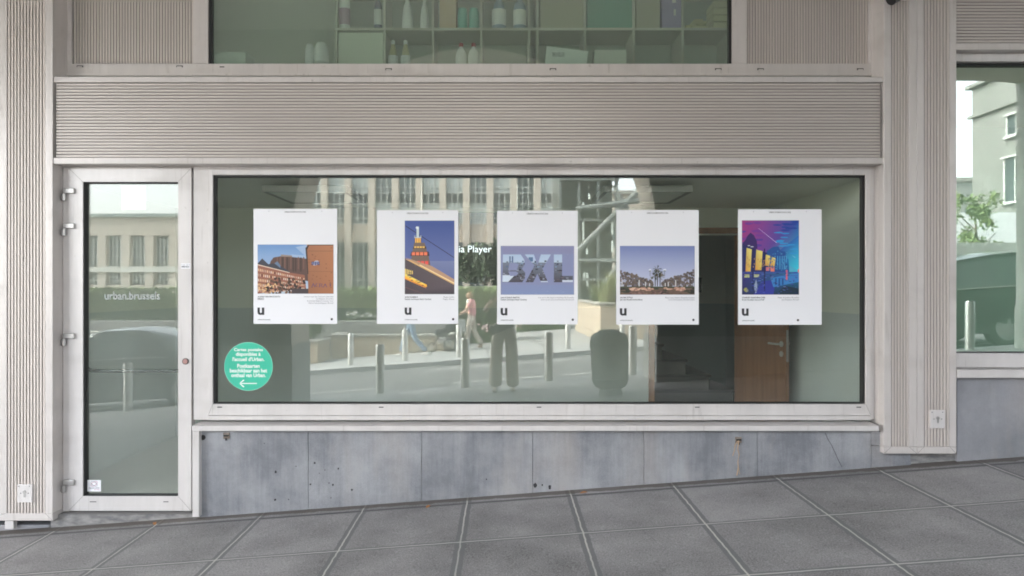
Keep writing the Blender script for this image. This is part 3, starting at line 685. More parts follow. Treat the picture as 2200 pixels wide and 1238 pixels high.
def art2(p):
    p.grad((120, 130, 175), (62, 84, 150)); p.grad((90, 100, 150), (120, 130, 170), 0, .1, 1, .45)
    p.poly((35, 35, 55), [(0, .94), (1, .5), (1, .49), (0, .93)])
    br = (120, 100, 88)
    for a, b, v0, v1, cc, cw in ((.105, .52, .38, .46, br, (240, 90, 80)), (.1, .5, .45, .53, br, None), (.09, .5, .52, .58, (60, 45, 50), (245, 130, 90)), (.13, .45, .575, .64, br, None), (.14, .44, .62, .66, (70, 55, 50), (250, 200, 100)), (.15, .42, .65, .70, br, None)):
        a += .02
        p.poly(cc, [(a, v0), (b, v0), (b - .02, v1), (a + .02, v1)])
        if cw: p.many([(cw, rr(a + .03 + i * (b - a - .06) / 4, v0 + .008, a + .03 + (i + .8) * (b - a - .06) / 4, v1 - .008)) for i in range(4)])
    p.rect((250, 190, 90), .2, .70, .33, .765); p.many([((120, 90, 60), rr(u, .70, u + .01, .765)) for u in (.2, .235, .28, .32)])
    p.rect((200, 210, 215), .19, .765, .33, .775); p.rect((200, 215, 215), .235, .775, .285, .92); p.poly((225, 235, 235), blob(.25, .905, .035, .02)); p.many([((190, 200, 210), rr(u, .77, u + .008, .80)) for u in (.19, .21, .31, .325)])
    p.poly(((70, 60, 66), (60, 52, 62), (95, 82, 88), (85, 74, 78)), [(0, 0), (1, 0), (1, .13), (0, .49)])
    p.poly(((235, 190, 120), (220, 170, 110), (165, 130, 110), (150, 120, 110)), [(.0, .48), (1, .125), (1, .19), (.5, .395)])
    p.poly((190, 150, 120), [(.0, .5), (.4, .36), (1, .15), (1, .2), (.55, .38)]); p.poly((250, 225, 170), [(.3, .392), (1, .14), (1, .155), (.3, .405)])
    p.poly((255, 190, 60), [(0, .22), (.45, .09), (.44, .13), (.3, .17), (.14, .22), (0, .26)]); p.poly((255, 225, 110), [(0, .25), (.4, .125), (.4, .14), (0, .28)])
    p.many([((250, 215, 120), rr(u, .27, u + .02, .345 - u * .2)) for u in (0, .035, .07, .105, .14)])
    p.many([((86, 74, 76), rr(u, v, u + .05, v + .008)) for u, v in [(rnd.uniform(0, .5), rnd.uniform(.02, .3)) for _ in range(24)]]); p.many([((150, 110, 90), rr(u, .385 + (u * 7 % .2), u + .02, .39 + (u * 7 % .2))) for u in (.14, .2, .26, .33, .4, .46)])
    p.poly((250, 150, 50), [(0, .205), (.43, .08), (.43, .088), (0, .22)]); p.poly((110, 80, 80), [(0, .1), (.4, 0), (.38, 0), (0, .09)])
def art3(p):
    lav = (137, 143, 180)
    p.grad((132, 146, 186), (140, 140, 176))
    p.grad((190, 205, 222), (178, 198, 222), .02, .55, .985, .827)
    p.grad((70, 66, 76), (120, 128, 145), .02, .253, .985, .66)
    p.many([(rnd.choice(((90, 110, 140), (130, 150, 175), (60, 62, 76), (110, 118, 135))), rr(u, v, u + rnd.uniform(.01, .04), v + rnd.uniform(.01, .03))) for u, v in [(rnd.uniform(.02, .95), rnd.uniform(.5, .68)) for _ in range(90)]])
    p.many([(rnd.choice(((55, 48, 55), (80, 78, 90), (45, 40, 48), (150, 155, 170), (105, 92, 98))), rr(u, v, u + rnd.uniform(.01, .04), v + rnd.uniform(.01, .03))) for u, v in [(rnd.uniform(.02, .95), rnd.uniform(.255, .5)) for _ in range(110)]])
    p.many([((95, 115, 150), rr(.115, .66, .135, .79)), ((95, 115, 150), rr(.15, .66, .17, .79)), ((90, 120, 155), rr(.38, .68, .44, .77)), ((210, 222, 235), [(.02, .26), (.1, .26), (.19, .4), (.02, .4)]), ((205, 212, 225), rr(.84, .255, .985, .30)), ((200, 210, 225), rr(.54, .255, .67, .28))])
    for q in ([(0, 0), (.02, 0), (.03, 1), (0, 1)], [(.1, .5), (.22, .5), (.24, .62), (.2, .655), (.12, .655)], [(.13, .38), (.21, .39), (.24, .44), (.21, .475), (.1, .475)],
              [(.27, .83), (.325, .83), (.46, .6), (.325, .22), (.28, .22), (.33, .34), (.335, .45), (.29, .53), (.325, .62), (.32, .72)],
              [(.45, .84), (.55, .84), (.5, .60)], [(.425, .2), (.565, .2), (.5, .43)], [(.69, .84), (.69, .84), (.725, .84), (.725, .2), (.66, .2), (.57, .53)],
              [(.838, .84), (1, .84), (1, .385), (.838, .385)], [(.985, .4), (1, .4), (1, .2), (.985, .2)], [(0, .2), (1, .2), (1, .253), (0, .253)]): p.poly(lav, q)
    p.many([((190, 195, 215), blob(rnd.random(), rnd.random(), .004, .006, 5)) for _ in range(22)])
def art4(p):
    p.grad((202, 206, 226), (118, 132, 182), 0, .15, 1, 1)
    p.rect((112, 92, 78), 0, .0, 1, .16)
    for L in (0, 1):
        it = []
        for _ in range(170):
            u = rnd.uniform(0, .44) ; h = .50 - u * .55
            if rnd.random() < .25: h += .03
            v = rnd.uniform(.16, max(.19, h)); it.append((rnd.choice(((104, 92, 86), (112, 98, 90), (90, 82, 80), (122, 108, 98), (118, 112, 118))), blob(1 - u if L else u, v, .022, .028, 7)))
        p.many(it)
        p.many([((84, 72, 68), rr((1 - u) if L else u, .16, ((1 - u) if L else u) + .005, .16 + (.3 - u * .35))) for u in [.01 + i * .021 for i in range(20)]])
    p.many([((225, 225, 225), rr(u, .17, u + .012, .17 + h)) for u, h in ((.25, .13), (.335, .09), (.64, .09), (.74, .13), (.60, .07), (.39, .06), (.02, .14))])
    p.many([((60, 62, 60), rr(u, .17, u + .012, .42)) for u in (.465, .495, .53)])
    p.many([((60, 66, 62), rr(.40, .38, .405, .48)), ((60, 66, 62), rr(.595, .38, .6, .48)), ((225, 228, 235), blob(.403, .50, .024, .035, 12)), ((225, 228, 235), blob(.597, .50, .024, .035, 12)), ((100, 105, 110), blob(.403, .485, .022, .012)), ((100, 105, 110), blob(.597, .485, .022, .012))])
    p.many([(rnd.choice(((52, 60, 48), (78, 82, 62), (120, 100, 78), (44, 50, 44))), [(cx_, cy_), (cx_ + .055 * math.cos(a) - .006, cy_ + .075 * math.sin(a)), (cx_ + .055 * math.cos(a) + .008, cy_ + .075 * math.sin(a) - .01)]) for cx_, cy_ in ((.5, .53), (.49, .46), (.52, .43), (.46, .38), (.54, .37)) for a in [rnd.uniform(0, 6.28) for _ in range(14)]])
    p.rect((70, 78, 58), 0, .135, 1, .165)
    p.many([(rnd.choice(((205, 160, 140), (180, 135, 120), (222, 185, 160))), blob(rnd.choice((rnd.uniform(.13, .45), rnd.uniform(.57, .86))), rnd.uniform(.085, .14), .028, .018)) for _ in range(46)])
    p.many([(rnd.choice(((62, 66, 52), (48, 48, 44))), blob(rnd.choice((rnd.uniform(0, .12), rnd.uniform(.88, 1), rnd.uniform(.44, .62))), rnd.uniform(.03, .12), .04, .02)) for _ in range(26)])
    p.many([(rnd.choice(((150, 115, 108), (120, 92, 86), (95, 72, 68))), blob(rnd.uniform(.12, .9), rnd.uniform(0, .07), .02, .012)) for _ in range(80)])
def art5(p):
    p.poly(((140, 60, 140), (70, 190, 215), (36, 80, 165), (165, 60, 130)), rr(0, .3, 1, 1))
    p.poly(((60, 70, 150), (60, 205, 225), (40, 110, 190)), [(.5, .5), (1, .33), (1, .8)])
    p.many([(rnd.choice(((90, 60, 150), (120, 60, 150))), blob(rnd.uniform(0, .35), rnd.uniform(.6, 1), .09, .02)) for _ in range(14)] + [((50, 150, 210), blob(rnd.uniform(.6, 1), rnd.uniform(.55, .85), .09, .012)) for _ in range(12)] + [((30, 66, 150), blob(rnd.uniform(.4, .95), rnd.uniform(.85, 1), .1, .012)) for _ in range(10)])
    p.poly((225, 200, 250), [(.285, .895), (.30, .89), (.62, .695), (.60, .7)]); p.poly((190, 235, 250), [(.88, .53), (.94, .5), (.935, .498)])
    p.poly((58, 38, 100), [(0, .68), (.06, .74), (.1, .8), (.15, .835), (.21, .8), (.26, .72), (.27, .62), (0, .55)])
    p.poly((34, 40, 96), [(0, .68), (.27, .6), (.5, .55), (.5, .2), (0, .2)])
    p.poly(((28, 48, 110), (30, 80, 150), (40, 120, 180), (34, 60, 130)), [(.42, .3), (.83, .3), (.82, .48), (.44, .6)])
    p.poly((38, 84, 150), [(.43, .585), (.55, .645), (.64, .65), (.68, .59), (.76, .58), (.77, .54), (.78, .47), (.45, .52)])
    p.many([((90, 170, 215), rr(u, .34, u + .012, .52)) for u in (.62, .66, .70, .735, .77)])
    for a, b, v0, v1 in ((.08, .17, .31, .61), (.25, .36, .33, .585), (.42, .50, .39, .52), (.52, .59, .38, .49)):
        p.poly(((215, 150, 70), (225, 190, 90), (235, 225, 130), (220, 205, 110)), [(a - .02, v0), (b - .02, v0), (b, v1), (a, v1 + .02)])
    p.many([((220, 225, 240), rr(.1, .655, .14, .665)), ((220, 225, 240), rr(.15, .64, .2, .65)), ((200, 120, 130), rr(.42, .32, .48, .37)), ((225, 130, 110), rr(.5, .31, .57, .37))])
    p.poly(((40, 40, 90), (24, 60, 80), (30, 110, 150), (60, 50, 120)), rr(0, 0, 1, .3)); p.poly((52, 60, 150), [(.2, 0), (.55, 0), (.6, .2), (.35, .18)])
    p.poly((60, 130, 195), [(.5, .22), (1, .3), (1, .17), (.55, .1)]); p.many([((30, 80, 140), rr(u, .13, u + .03, .22)) for u in (.58, .64, .7)])
    p.many([((200, 205, 120), rr(.04, .23, .13, .27)), ((205, 210, 140), rr(.21, .235, .3, .27)), ((165, 165, 90), blob(.07, .06, .05, .035)), ((150, 165, 190), blob(.24, .1, .03, .1)), ((230, 110, 110), rr(.77, .2, .8, .33)), ((235, 120, 120), rr(.98, .3, 1, .34))])
    p.many([((70, 90, 170), rr(0, v, .98, v + .006)) for v in (.3, .285, .25)] + [((26, 30, 76), rr(u, .05, u + .02, .62)) for u in (.18, .385)])
    p.poly((30, 50, 66), [(.6, 0), (1, 0), (1, .08), (.75, .12)])
    p.many([(rnd.choice(((48, 96, 160), (30, 62, 124), (70, 140, 190), (40, 80, 140), (86, 150, 190))), rr(u, v, u + rnd.uniform(.006, .03), v + rnd.uniform(.004, .02))) for u, v in [(rnd.uniform(.46, .78), rnd.uniform(.32, .58)) for _ in range(90)]])
    p.many([(rnd.choice(((60, 70, 160), (44, 50, 110), (90, 110, 190), (36, 44, 90), (110, 120, 170))), rr(u, v, u + rnd.uniform(.01, .05), v + rnd.uniform(.003, .012))) for u, v in [(rnd.uniform(.0, .95), rnd.uniform(.01, .3)) for _ in range(120)]])
    p.many([((190, 150, 90), rr(u, v, u + .012, v + .02)) for u, v in [(rnd.uniform(.06, .55), rnd.uniform(.33, .5)) for _ in range(30)]])

PO = [  # paper x0 x1 y0 y1, picture x0 x1 y0 y1, left text x, dot x
    (545, 724.5, 449, 696, 554, 716.5, 526, 631, 713, art1, 'AUDREY RENOM DE BOTH', 'INRACI', 48, 13, ["Institut royal des Sciences naturelles", "de Belgique, Bruxelles", "Koninklijk Belgisch Instituut voor", "Natuurwetenschappen, Brussel"], (63, 37, 56, 53), 'white poster with a brick street and graffiti wall picture, leftmost of the five posters'),
    (810, 984.5, 452, 696, 870, 976, 474.5, 632, 973.5, art2, 'SOFIA ROMERO', 'Institut technique René Cartigny', 28, 57, ["Flagey, Ixelles", "Flagey, Elsene"], (23, 24), 'white poster with a lit round tower against a blue dusk sky'),
    (1068, 1241, 453, 697, 1076, 1233, 529, 633, 1230.5, art3, 'LINA ROSADO MARTIN', 'Institut technique René Cartigny', 40, 56, ["Vue sur la ville depuis le Rooftop 58, Bruxelles", "Zicht op de stad vanaf Rooftop 58, Brussel"], (77, 71), 'white poster with large BXL letters on lavender, middle of the five posters'),
    (1324, 1501, 451.5, 697.5, 1332, 1492, 529, 633, 1489.5, art4, 'SALOBA STITOU', 'Jan van Ruusbroeckcollege', 27, 48, ["Place Louis Steens, Bruxelles-Laeken", "Louis Steensplein, Brussel-Laken"], (63, 56), 'white poster with palm trees and bare trees under a pale sky'),
    (1585.5, 1765, 450, 698, 1594, 1716, 474, 633, 1714, art5, 'CHARLES VANHOENACKER', 'École Singelijn Second’AIR', 50, 48, ["Palais de Justice, Bruxelles", "Justitiepaleis, Brussel"], (45, 37), 'white poster with a magenta and cyan sky over a courthouse, rightmost of the five posters'),
]
for (a, b, y0, y1, pa, pb, py0, py1, dot, art, l1, l2, w1, w2, rt, rw, lab) in PO:
    yp = -.0015; mb = MB(); mb.box(X(a), X(b), yp - .0012, yp, Z(y1), Z(y0))
    po = tag(build(mb, 'poster', WHITE), lab, 'poster', 'posters in the shop window'); yf = yp - .0012
    pc = Pic(X(pa), X(pb), Z(py1), Z(py0), yf - .0003); art(pc); pc.m.box(X(pa) - .0008, X(pb) + .0008, yf - .00025, yf - .00001, Z(py1) - .0008, Z(py0) + .0008, c255(70, 70, 90))
    build(pc.m, 'picture', PRINT, po, recalc=False)
    dy = py1 - 633 + (2 if a == 545 else 0) * 0
    yt = yf - .0003
    text(l1, X(pa), X(pa + w1), Z(py1 + 8.2), Z(py1 + 5), yt, INK, po, bold=.02)
    text(l2, X(pa), X(pa + w2), Z(py1 + 13.4), Z(py1 + 9.4), yt, INK, po, bold=.02)
    for i, (s, w_) in enumerate(zip(rt, rw)): text(s, X(pb - w_), X(pb), Z(py1 + 8.8 + i * 4.6), Z(py1 + 5 + i * 4.6), yt, GREYINK, po)
    text('u', X(pa - .5), X(pa + 14), Z(y1 - 19), Z(y1 - 35), yt, INK, po, 'logo', bold=.035)
    text('urban.brussels', X(pa), X(pa + 27), Z(y1 - 8), Z(y1 - 10.6), yt, INK, po, bold=.01)
    xc, zc = X(dot), Z(y1 - 10); mb = MB(); mb.prism([(xc + .0085 * math.cos(i * .2618), zc + .0085 * math.sin(i * .2618)) for i in range(24)], yt - .0004, yt); build(mb, 'dot', INK, po)
    xc = (a + b) / 2
    text('URBAN ZOOM SCHOOLS 2026', X(xc - 23), X(xc + 23), Z(y0 + 8), Z(y0 + 5), yt, INK, po, bold=.005)
    for u in (a + 33, b - 33): mb = MB(); mb.box(X(u) - .0022, X(u) + .0022, yt - .0004, yt, Z(y0 + 5) - .0022, Z(y0 + 5) + .0022); build(mb, 'pinhole', GREYINK, po)

# ------------------------------------------------------------------ the room behind the window
def shell(name, x0, x1, y0, y1, z0, z1, wall, dado=None, zd=1.3, label='', cat='room', ceil=None, floor=None, hole=None):
    t = empty(name, ((x0 + x1) / 2, y0, z0), label, cat); th = .08
    def wl(nm, m_, *b): mb = MB(); mb.box(*b); return build(mb, nm, m_, t)
    segs = [(z0, zd, dado), (zd, z1, wall)] if dado else [(z0, z1, wall)]
    for za, zb2, m_ in segs:
        wl('side_wall', m_, x0 - th, x0, y0, y1 + th, za, zb2 - .0005); wl('side_wall', m_, x1, x1 + th, y0, y1 + th, za, zb2 - .0005)
        if hole:
            h0, h1, hz = hole
            wl('back_wall', m_, x0, h0, y1, y1 + th, za, zb2 - .0005); wl('back_wall', m_, h1, x1, y1, y1 + th, za, zb2 - .0005)
            if zb2 > hz: wl('back_wall', m_, h0, h1, y1, y1 + th, hz, zb2 - .0005)
        else: wl('back_wall', m_, x0, x1, y1, y1 + th, za, zb2 - .0005)
    wl('ceiling', ceil or wall, x0 - th, x1 + th, y0, y1 + th, z1, z1 + .08)
    wl('floor', floor or CONC, x0 - th, x1 + th, y0, y1 + th, z0 - .08, z0)
    return t
CEILM = mat('ceiling paint', (.78, .79, .74), .8, var=.05, scale=1)
FLOORM = mat('dark tiles', (.10, .10, .10), .5); FLOORS = mat('pale shop floor', (.66, .65, .6), .5)
XH0, XH1 = 1.55, 2.40
shell('shop_room', -3.35, 2.72, .06, 2.2, 0, 2.335, GREENW, BLUEW, 1.31, 'pale green room with blue grey dado seen through the shop window', 'room', CEILM, FLOORS, (XH0 - .06, XH1 + .06, 2.06))
shell('corridor', .9, 3.0, 2.29, 4.6, 0, 2.5, mat('corridor wall', (.34, .34, .30), .7), mat('corridor dado', (.17, .21, .23), .6), 1.31, 'dark corridor beyond the open brown door', 'corridor', CEILM, FLOORM)
WOOD = mat('brown wood veneer', (.30, .14, .065), .45, scale=2.2, stretch=(6, 6, .5), col2=(.21, .09, .04))
t = empty('wooden_door', (XH1, 2.15, 0), 'open brown wooden door with steel handle seen at the right of the shop window', 'door')
mb = MB(); mb.box(XH0 - .06, XH0, 2.17, 2.3, 0, 2.07); mb.box(XH1, XH1 + .06, 2.17, 2.3, 0, 2.07); mb.box(XH0 - .06, XH1 + .06, 2.165, 2.3, 2.0701, 2.13); build(mb, 'door_frame', WOOD, t, bevel=.003)
ang = R(-75); Md = Matrix.Translation((XH1 - .01, 2.15, 0)) @ Matrix.Rotation(ang, 4, 'Z')
mb = MB(); mb.box(0, .83, -.04, 0, .01, 2.04, M=Md); lf = build(mb, 'door_leaf', WOOD, t, bevel=.002)
hz = 1.0
mb = MB(); mb.box(.8303, .8315, -.032, -.008, hz - .16, hz + .13, M=Md); build(mb, 'lock_face', HINGE, lf)
for sy in (-1, 1):
    y0_ = -.04 if sy < 0 else 0; yy = y0_ + sy * .045
    mb = MB(); mb.tube([Md @ Vector((.775, y0_, hz)), Md @ Vector((.775, yy, hz)), Md @ Vector((.765, yy + sy * .006, hz)), Md @ Vector((.65, yy + sy * .008, hz))], .0095, 10)
    mb.tube([Md @ Vector((.775, y0_, hz)), Md @ Vector((.775, y0_ + sy * .008, hz))], .026, 16); mb.tube([Md @ Vector((.775, y0_, hz - .09)), Md @ Vector((.775, y0_ + sy * .008, hz - .09))], .026, 16); build(mb, 'handle', STEEL, lf, smooth=True)
t = empty('staircase', (1.95, 3.4, 0), 'dark stone stairs in the corridor beyond the open door', 'stairs')
for k in range(5):
    mb = MB(); mb.box(1.2, 2.9 - k * .27, 3.1 + 0 * k, 4.59, k * .175, (k + 1) * .175 - .03); build(mb, 'riser', FLOORM, t)
    mb = MB(); mb.box(1.2, 2.92 - k * .27, 3.08, 4.59, (k + 1) * .175 - .0298, (k + 1) * .175 - .0002); build(mb, 'tread', mat('stone tread', (.06, .06, .06), .4), t)
mb = MB(); xq = 2.62; mb.box(xq - .05, xq + .05, 4.57, 4.598, 1.46, 1.66); tag(build(mb, 'notice_board', BLACK), 'small dark frame on the corridor wall beyond the door', 'frame')
# lamps under the ceiling
for x0, x1, y0, y1, lb in ((.78, 1.46, .3, 1.1, 'flat square ceiling lamp near the open brown door'), (-1.85, -1.2, .3, 1.1, 'flat square ceiling lamp at the left of the shop room')):
    t = empty('ceiling_lamp', ((x0 + x1) / 2, .6, 2.30), lb, 'lamp', 'ceiling lamps')
    mb = MB(); mb.box(x0, x1, y0, y0 + .03, 2.25, 2.30); mb.box(x0, x1, y1 - .03, y1, 2.25, 2.30); mb.box(x0, x0 + .03, y0 + .03, y1 - .03, 2.25, 2.30); mb.box(x1 - .03, x1, y0 + .03, y1 - .03, 2.25, 2.30); build(mb, 'frame', mat('lamp frame', (.34, .35, .33), .6), t)
    mb = MB(); mb.box(x0 + .031, x1 - .031, y0 + .031, y1 - .031, 2.255, 2.30); build(mb, 'diffuser', mat('lamp diffuser', (.8, .82, .78), .5), t)
    for u in (x0 + .1, x1 - .1): mb = MB(); mb.tube([(u, .6, 2.3), (u, .6, 2.334)], .008, 6); build(mb, 'hanger', DARKALU, t)
# screen behind the posters
t = empty('screen', (X(1005, .10), .12, 1.3), 'black flat screen behind the glass between the second and middle posters, white lettering', 'screen')
ys = .10
mb = MB(); mb.box(X(868, ys), X(1150, ys), ys, ys + .04, Z(614, ys), Z(456, ys)); build(mb, 'casing', BLACK, t, bevel=.004)
mb = MB(); mb.box(X(872, ys), X(1146, ys), ys - .002, ys - .0004, Z(610, ys), Z(460, ys)); build(mb, 'display', mat('dark display', (.006, .007, .009), .35), t)
for u in (905, 1112): mb = MB(); mb.tube([(X(u, ys), ys + .03, Z(458, ys)), (X(u, ys), ys + .03, 2.334)], .006, 8); build(mb, 'hanging_rod', STEEL, t)
text('Media Player', X(949, ys), X(1056, ys), Z(547, ys), Z(528, ys), ys - .003, mat('screen lettering', (.85, .92, 1), .5, emis=.10), t, bold=.0)
# phone charging cord: none; room behind the upper window with its shelves
shell('store_room', -3.0, 2.75, .09, 1.3, 2.9, 4.6, mat('store wall', (.68, .72, .62), .8), None, 0, 'dim store room behind the upper window', 'room', CEILM, CONC)
SH = mat('pale shelf board', (.52, .52, .44), .6)
ysf = .38
t = empty('shelf_unit', (X(1140, ysf), ysf, 2.93), 'pale cube shelving filled with bottles behind the upper window', 'shelf')
xs = [722, 826, 930, 1034, 1137, 1155, 1257, 1362, 1467, 1570]
mb = MB()
for px in xs: mb.box(X(px - 2.2, ysf), X(px + 2.2, ysf), ysf, ysf + .36, 2.93, 4.2)
build(mb, 'upright', SH, t)
z62 = Z(62, ysf); zrow = [z62, z62 + .36, z62 - .36]
mb = MB(); mb.box(X(720, ysf) - .01, X(1572, ysf), ysf + .002, ysf + .355, z62 - .012, z62 + .008); mb.box(X(720, ysf) - .01, X(1572, ysf), ysf + .002, ysf + .355, z62 + .35, z62 + .37); mb.box(X(720, ysf) - .01, X(1572, ysf), ysf + .002, ysf + .355, z62 - .37, z62 - .352); build(mb, 'shelf_board', SH, t)
mb = MB(); mb.box(X(720, ysf), X(1572, ysf), ysf + .361, ysf + .37, 2.93, 4.2); build(mb, 'back_board', mat('shelf back', (.42, .48, .42), .8), t)
zlow, zup = z62 - .351, z62 + .009
def bottle(px, z, h, r, colb, colc, label, shape=0, flab=None, yy=.40):
    x = X(px, yy); t = empty('bottle', (x, yy + r, z), label, 'bottle', 'cleaning bottles on the shelves')
    pr = [[(r * .92, 0), (r, .02 * h), (r, .62 * h), (r * .8, .74 * h), (r * .35, .84 * h), (r * .35, .88 * h)], [(r * .9, 0), (r, .03 * h), (r * .95, .35 * h), (r * .7, .7 * h), (r * .35, .86 * h), (r * .35, .88 * h)], [(r, 0), (r, .72 * h), (r * .9, .8 * h), (r * .45, .84 * h), (r * .45, .88 * h)]][shape]
    mb = MB(); mb.lathe(x, yy + r, [(a, z + b) for a, b in pr], 16); build(mb, 'body', colb, t, smooth=True)
    mb = MB(); mb.lathe(x, yy + r, [(r * .42, z + .881 * h), (r * .42, z + .97 * h), (r * .3, z + h)], 12); build(mb, 'cap', colc, t, smooth=True)
    if flab: mb = MB(); mb.lathe(x, yy + r, [(r * 1.02, z + .12 * h), (r * 1.02, z + .55 * h)], 16); build(mb, 'paper_label', flab, t)
WP = mat('white plastic', (.75, .77, .74), .4); PINKP = mat('mauve label', (.40, .26, .36), .5); NAVY = mat('navy plastic', (.05, .08, .15), .4); OCH = mat('ochre liquid', (.50, .48, .26), .35); RED = mat('red cap', (.5, .08, .10), .4); TEAL = mat('teal liquid', (.15, .5, .42), .3); LB = mat('blue grey plastic', (.25, .33, .42), .4)
bottle(738, zup, .30, .042, WP, WP, 'white bottle with a mauve label on the upper shelf', 2, PINKP)
bottle(811, zup, .28, .032, NAVY, WP, 'dark navy bottle on the upper shelf next to the mauve label bottle', 0, WP)
bottle(874, zup, .26, .045, WP, WP, 'broad white bottle on the upper shelf above the two ochre bottles', 1)
bottle(911, zup, .24, .034, WP, WP, 'slim pale bottle on the upper shelf above the two ochre bottles', 1)
bottle(1072, zup, .29, .055, LB, NAVY, 'wide blue grey bottle on the upper shelf', 1, WP)
bottle(1117, zup, .28, .050, LB, WP, 'blue grey bottle with a white label on the upper shelf beside a wide one', 0, WP)
bottle(843, zlow, .28, .038, OCH, WP, 'left one of two ochre bottles with white caps on the lower shelf', 1, WP)
bottle(870, zlow, .28, .038, OCH, WP, 'right one of two ochre bottles with white caps on the lower shelf', 1, WP)
bottle(990, zlow, .26, .043, WP, RED, 'left one of two white bottles with red caps on the lower shelf', 0, WP)
bottle(1017, zlow, .26, .043, WP, RED, 'right one of two white bottles with red caps on the lower shelf', 0, WP)
for i, px in enumerate((993, 1018)):
    x = X(px, .40); mb = MB(); mb.lathe(x, .45, [(.036, zup), (.04, zup + .01), (.04, zup + .14), (.034, zup + .15), (.034, zup + .17), (.02, zup + .175)], 16)
    tag(build(mb, 'jar', TEAL, smooth=True), ('left' if i == 0 else 'right') + ' one of two teal jars on the upper shelf', 'jar', 'teal jars')
def bx(a, b, zlo, zhi, m_, name, label, cat, yy=.40, dd=.2, tilt=0, lettering=None):
    x0, x1 = X(a, yy), X(b, yy); cx, cz = (x0 + x1) / 2, (zlo + zhi) / 2
    Mx = Matrix.Translation((cx, yy, cz)) @ Matrix.Rotation(tilt, 4, 'Y'); hw, hh = (x1 - x0) / 2, (zhi - zlo) / 2
    mb = MB(); mb.box(-hw, hw, 0, dd, -hh, hh, M=Mx); return tag(build(mb, name, m_, bevel=.003), label, cat)
bx(727, 823, zlow, zlow + .33, mat('cream board', (.66, .70, .58), .7), 'storage_box', 'large cream box filling the lower shelf beneath the mauve label bottle', 'box')
bx(944, 980, zup, zup + .3, mat('tan cardboard', (.52, .38, .24), .8), 'cardboard_box', 'tan cardboard box on the upper shelf beside the teal jars', 'box')
bx(1160, 1254, zup, zup + .3, mat('olive box', (.40, .38, .28), .8), 'cardboard_box', 'olive cardboard box on the upper shelf above the tilted white card', 'box')
bx(1262, 1358, zup, zup + .3, mat('green box', (.12, .32, .24), .7), 'storage_box', 'dark green box on the upper shelf', 'box')
bx(1366, 1418, zup, zup + .3, mat('olive box', (.4, .4, .3), .8), 'cardboard_box', 'olive box on the upper shelf beside the purple one', 'box')
pb_ = bx(1422, 1464, zup, zup + .32, mat('purple box', (.25, .20, .40), .6), 'cardboard_box', 'purple box with white print on the upper shelf', 'box')
mb = MB(); xq = X(1444, .4); mb.box(xq, xq + .03, .397, .399, zup + .2, zup + .25); mb.box(xq + .012, xq + .03, .397, .399, zup + .1, zup + .15); build(mb, 'printed_label', mat('pale grey', (.6, .6, .6), .6), pb_)
CR = mat('cream tray', (.62, .60, .40), .6)
for k in range(4): bx(1532, 1566, zup + k * .055, zup + k * .055 + .048, CR, 'tray', 'cream tray, %s in the small stack right of the sponges' % ('lowest', 'third from top', 'second from top', 'topmost')[k] , 'tray')
mb = MB(); xq = X(1497, .42)
for _ in range(14):
    a = rnd.uniform(0, 6.28); x_ = xq + rnd.uniform(-.07, .07); z_ = zup + .015 + rnd.uniform(0, .06); mb.box(x_ - .02, x_ + .02, .43, .44 + rnd.uniform(.0, .04), z_ - .01, z_ + .012, M=None)
tag(build(mb, 'sponges', mat('yellow sponge', (.62, .60, .34), .9)), 'heap of small yellow and white sponges on the upper shelf', 'sponges')
card = bx(1172, 1262, Z(137, .2) - .03, Z(137, .2) + .115, mat('pale card', (.78, .84, .78), .6), 'card', 'tilted white printed card standing in the upper window', 'card', yy=.2, dd=.006, tilt=R(7))
text('BRUXELLES', X(1187, .2), X(1213, .2), Z(122, .2), Z(113, .2), .197, GREYINK, card)
bx(1277, 1346, Z(137, .24) - .02, Z(107, .24), mat('cream carton', (.68, .70, .62), .7), 'carton', 'plain cream carton standing beside the tilted card in the upper window', 'carton', yy=.24, dd=.1)
bx(455, 528, Z(137, .2) - .02, Z(112, .2), mat('pale cloth', (.60, .66, .58), .9), 'folded_cloth', 'pale folded cloth lying at the left end of the upper window', 'cloth', yy=.2, dd=.2)
for px, r_, h_, lb in ((662, .035, .15, 'small white spray cup in the upper window'), (687, .055, .16, 'round pale lamp globe in the upper window')):
    mb = MB(); x_ = X(px, .25); mb.lathe(x_, .3, [(r_ * .5, 3.1), (r_ * .5, 3.21), (r_, 3.24), (r_ * 1.05, 3.23 + h_ * .6), (r_ * .6, 3.23 + h_), (.005, 3.235 + h_)], 20); tag(build(mb, 'globe' if r_ > .05 else 'cup', WP, smooth=True), lb, 'globe' if r_ > .05 else 'cup')
# room behind the right window
shell('side_room', 3.2, 8.9, .06, 2.4, 0, 3.2, mat('green dark wall', (.5, .62, .54), .8), None, 0, 'dim green room behind the right hand window', 'room', GREENW, FLOORM)
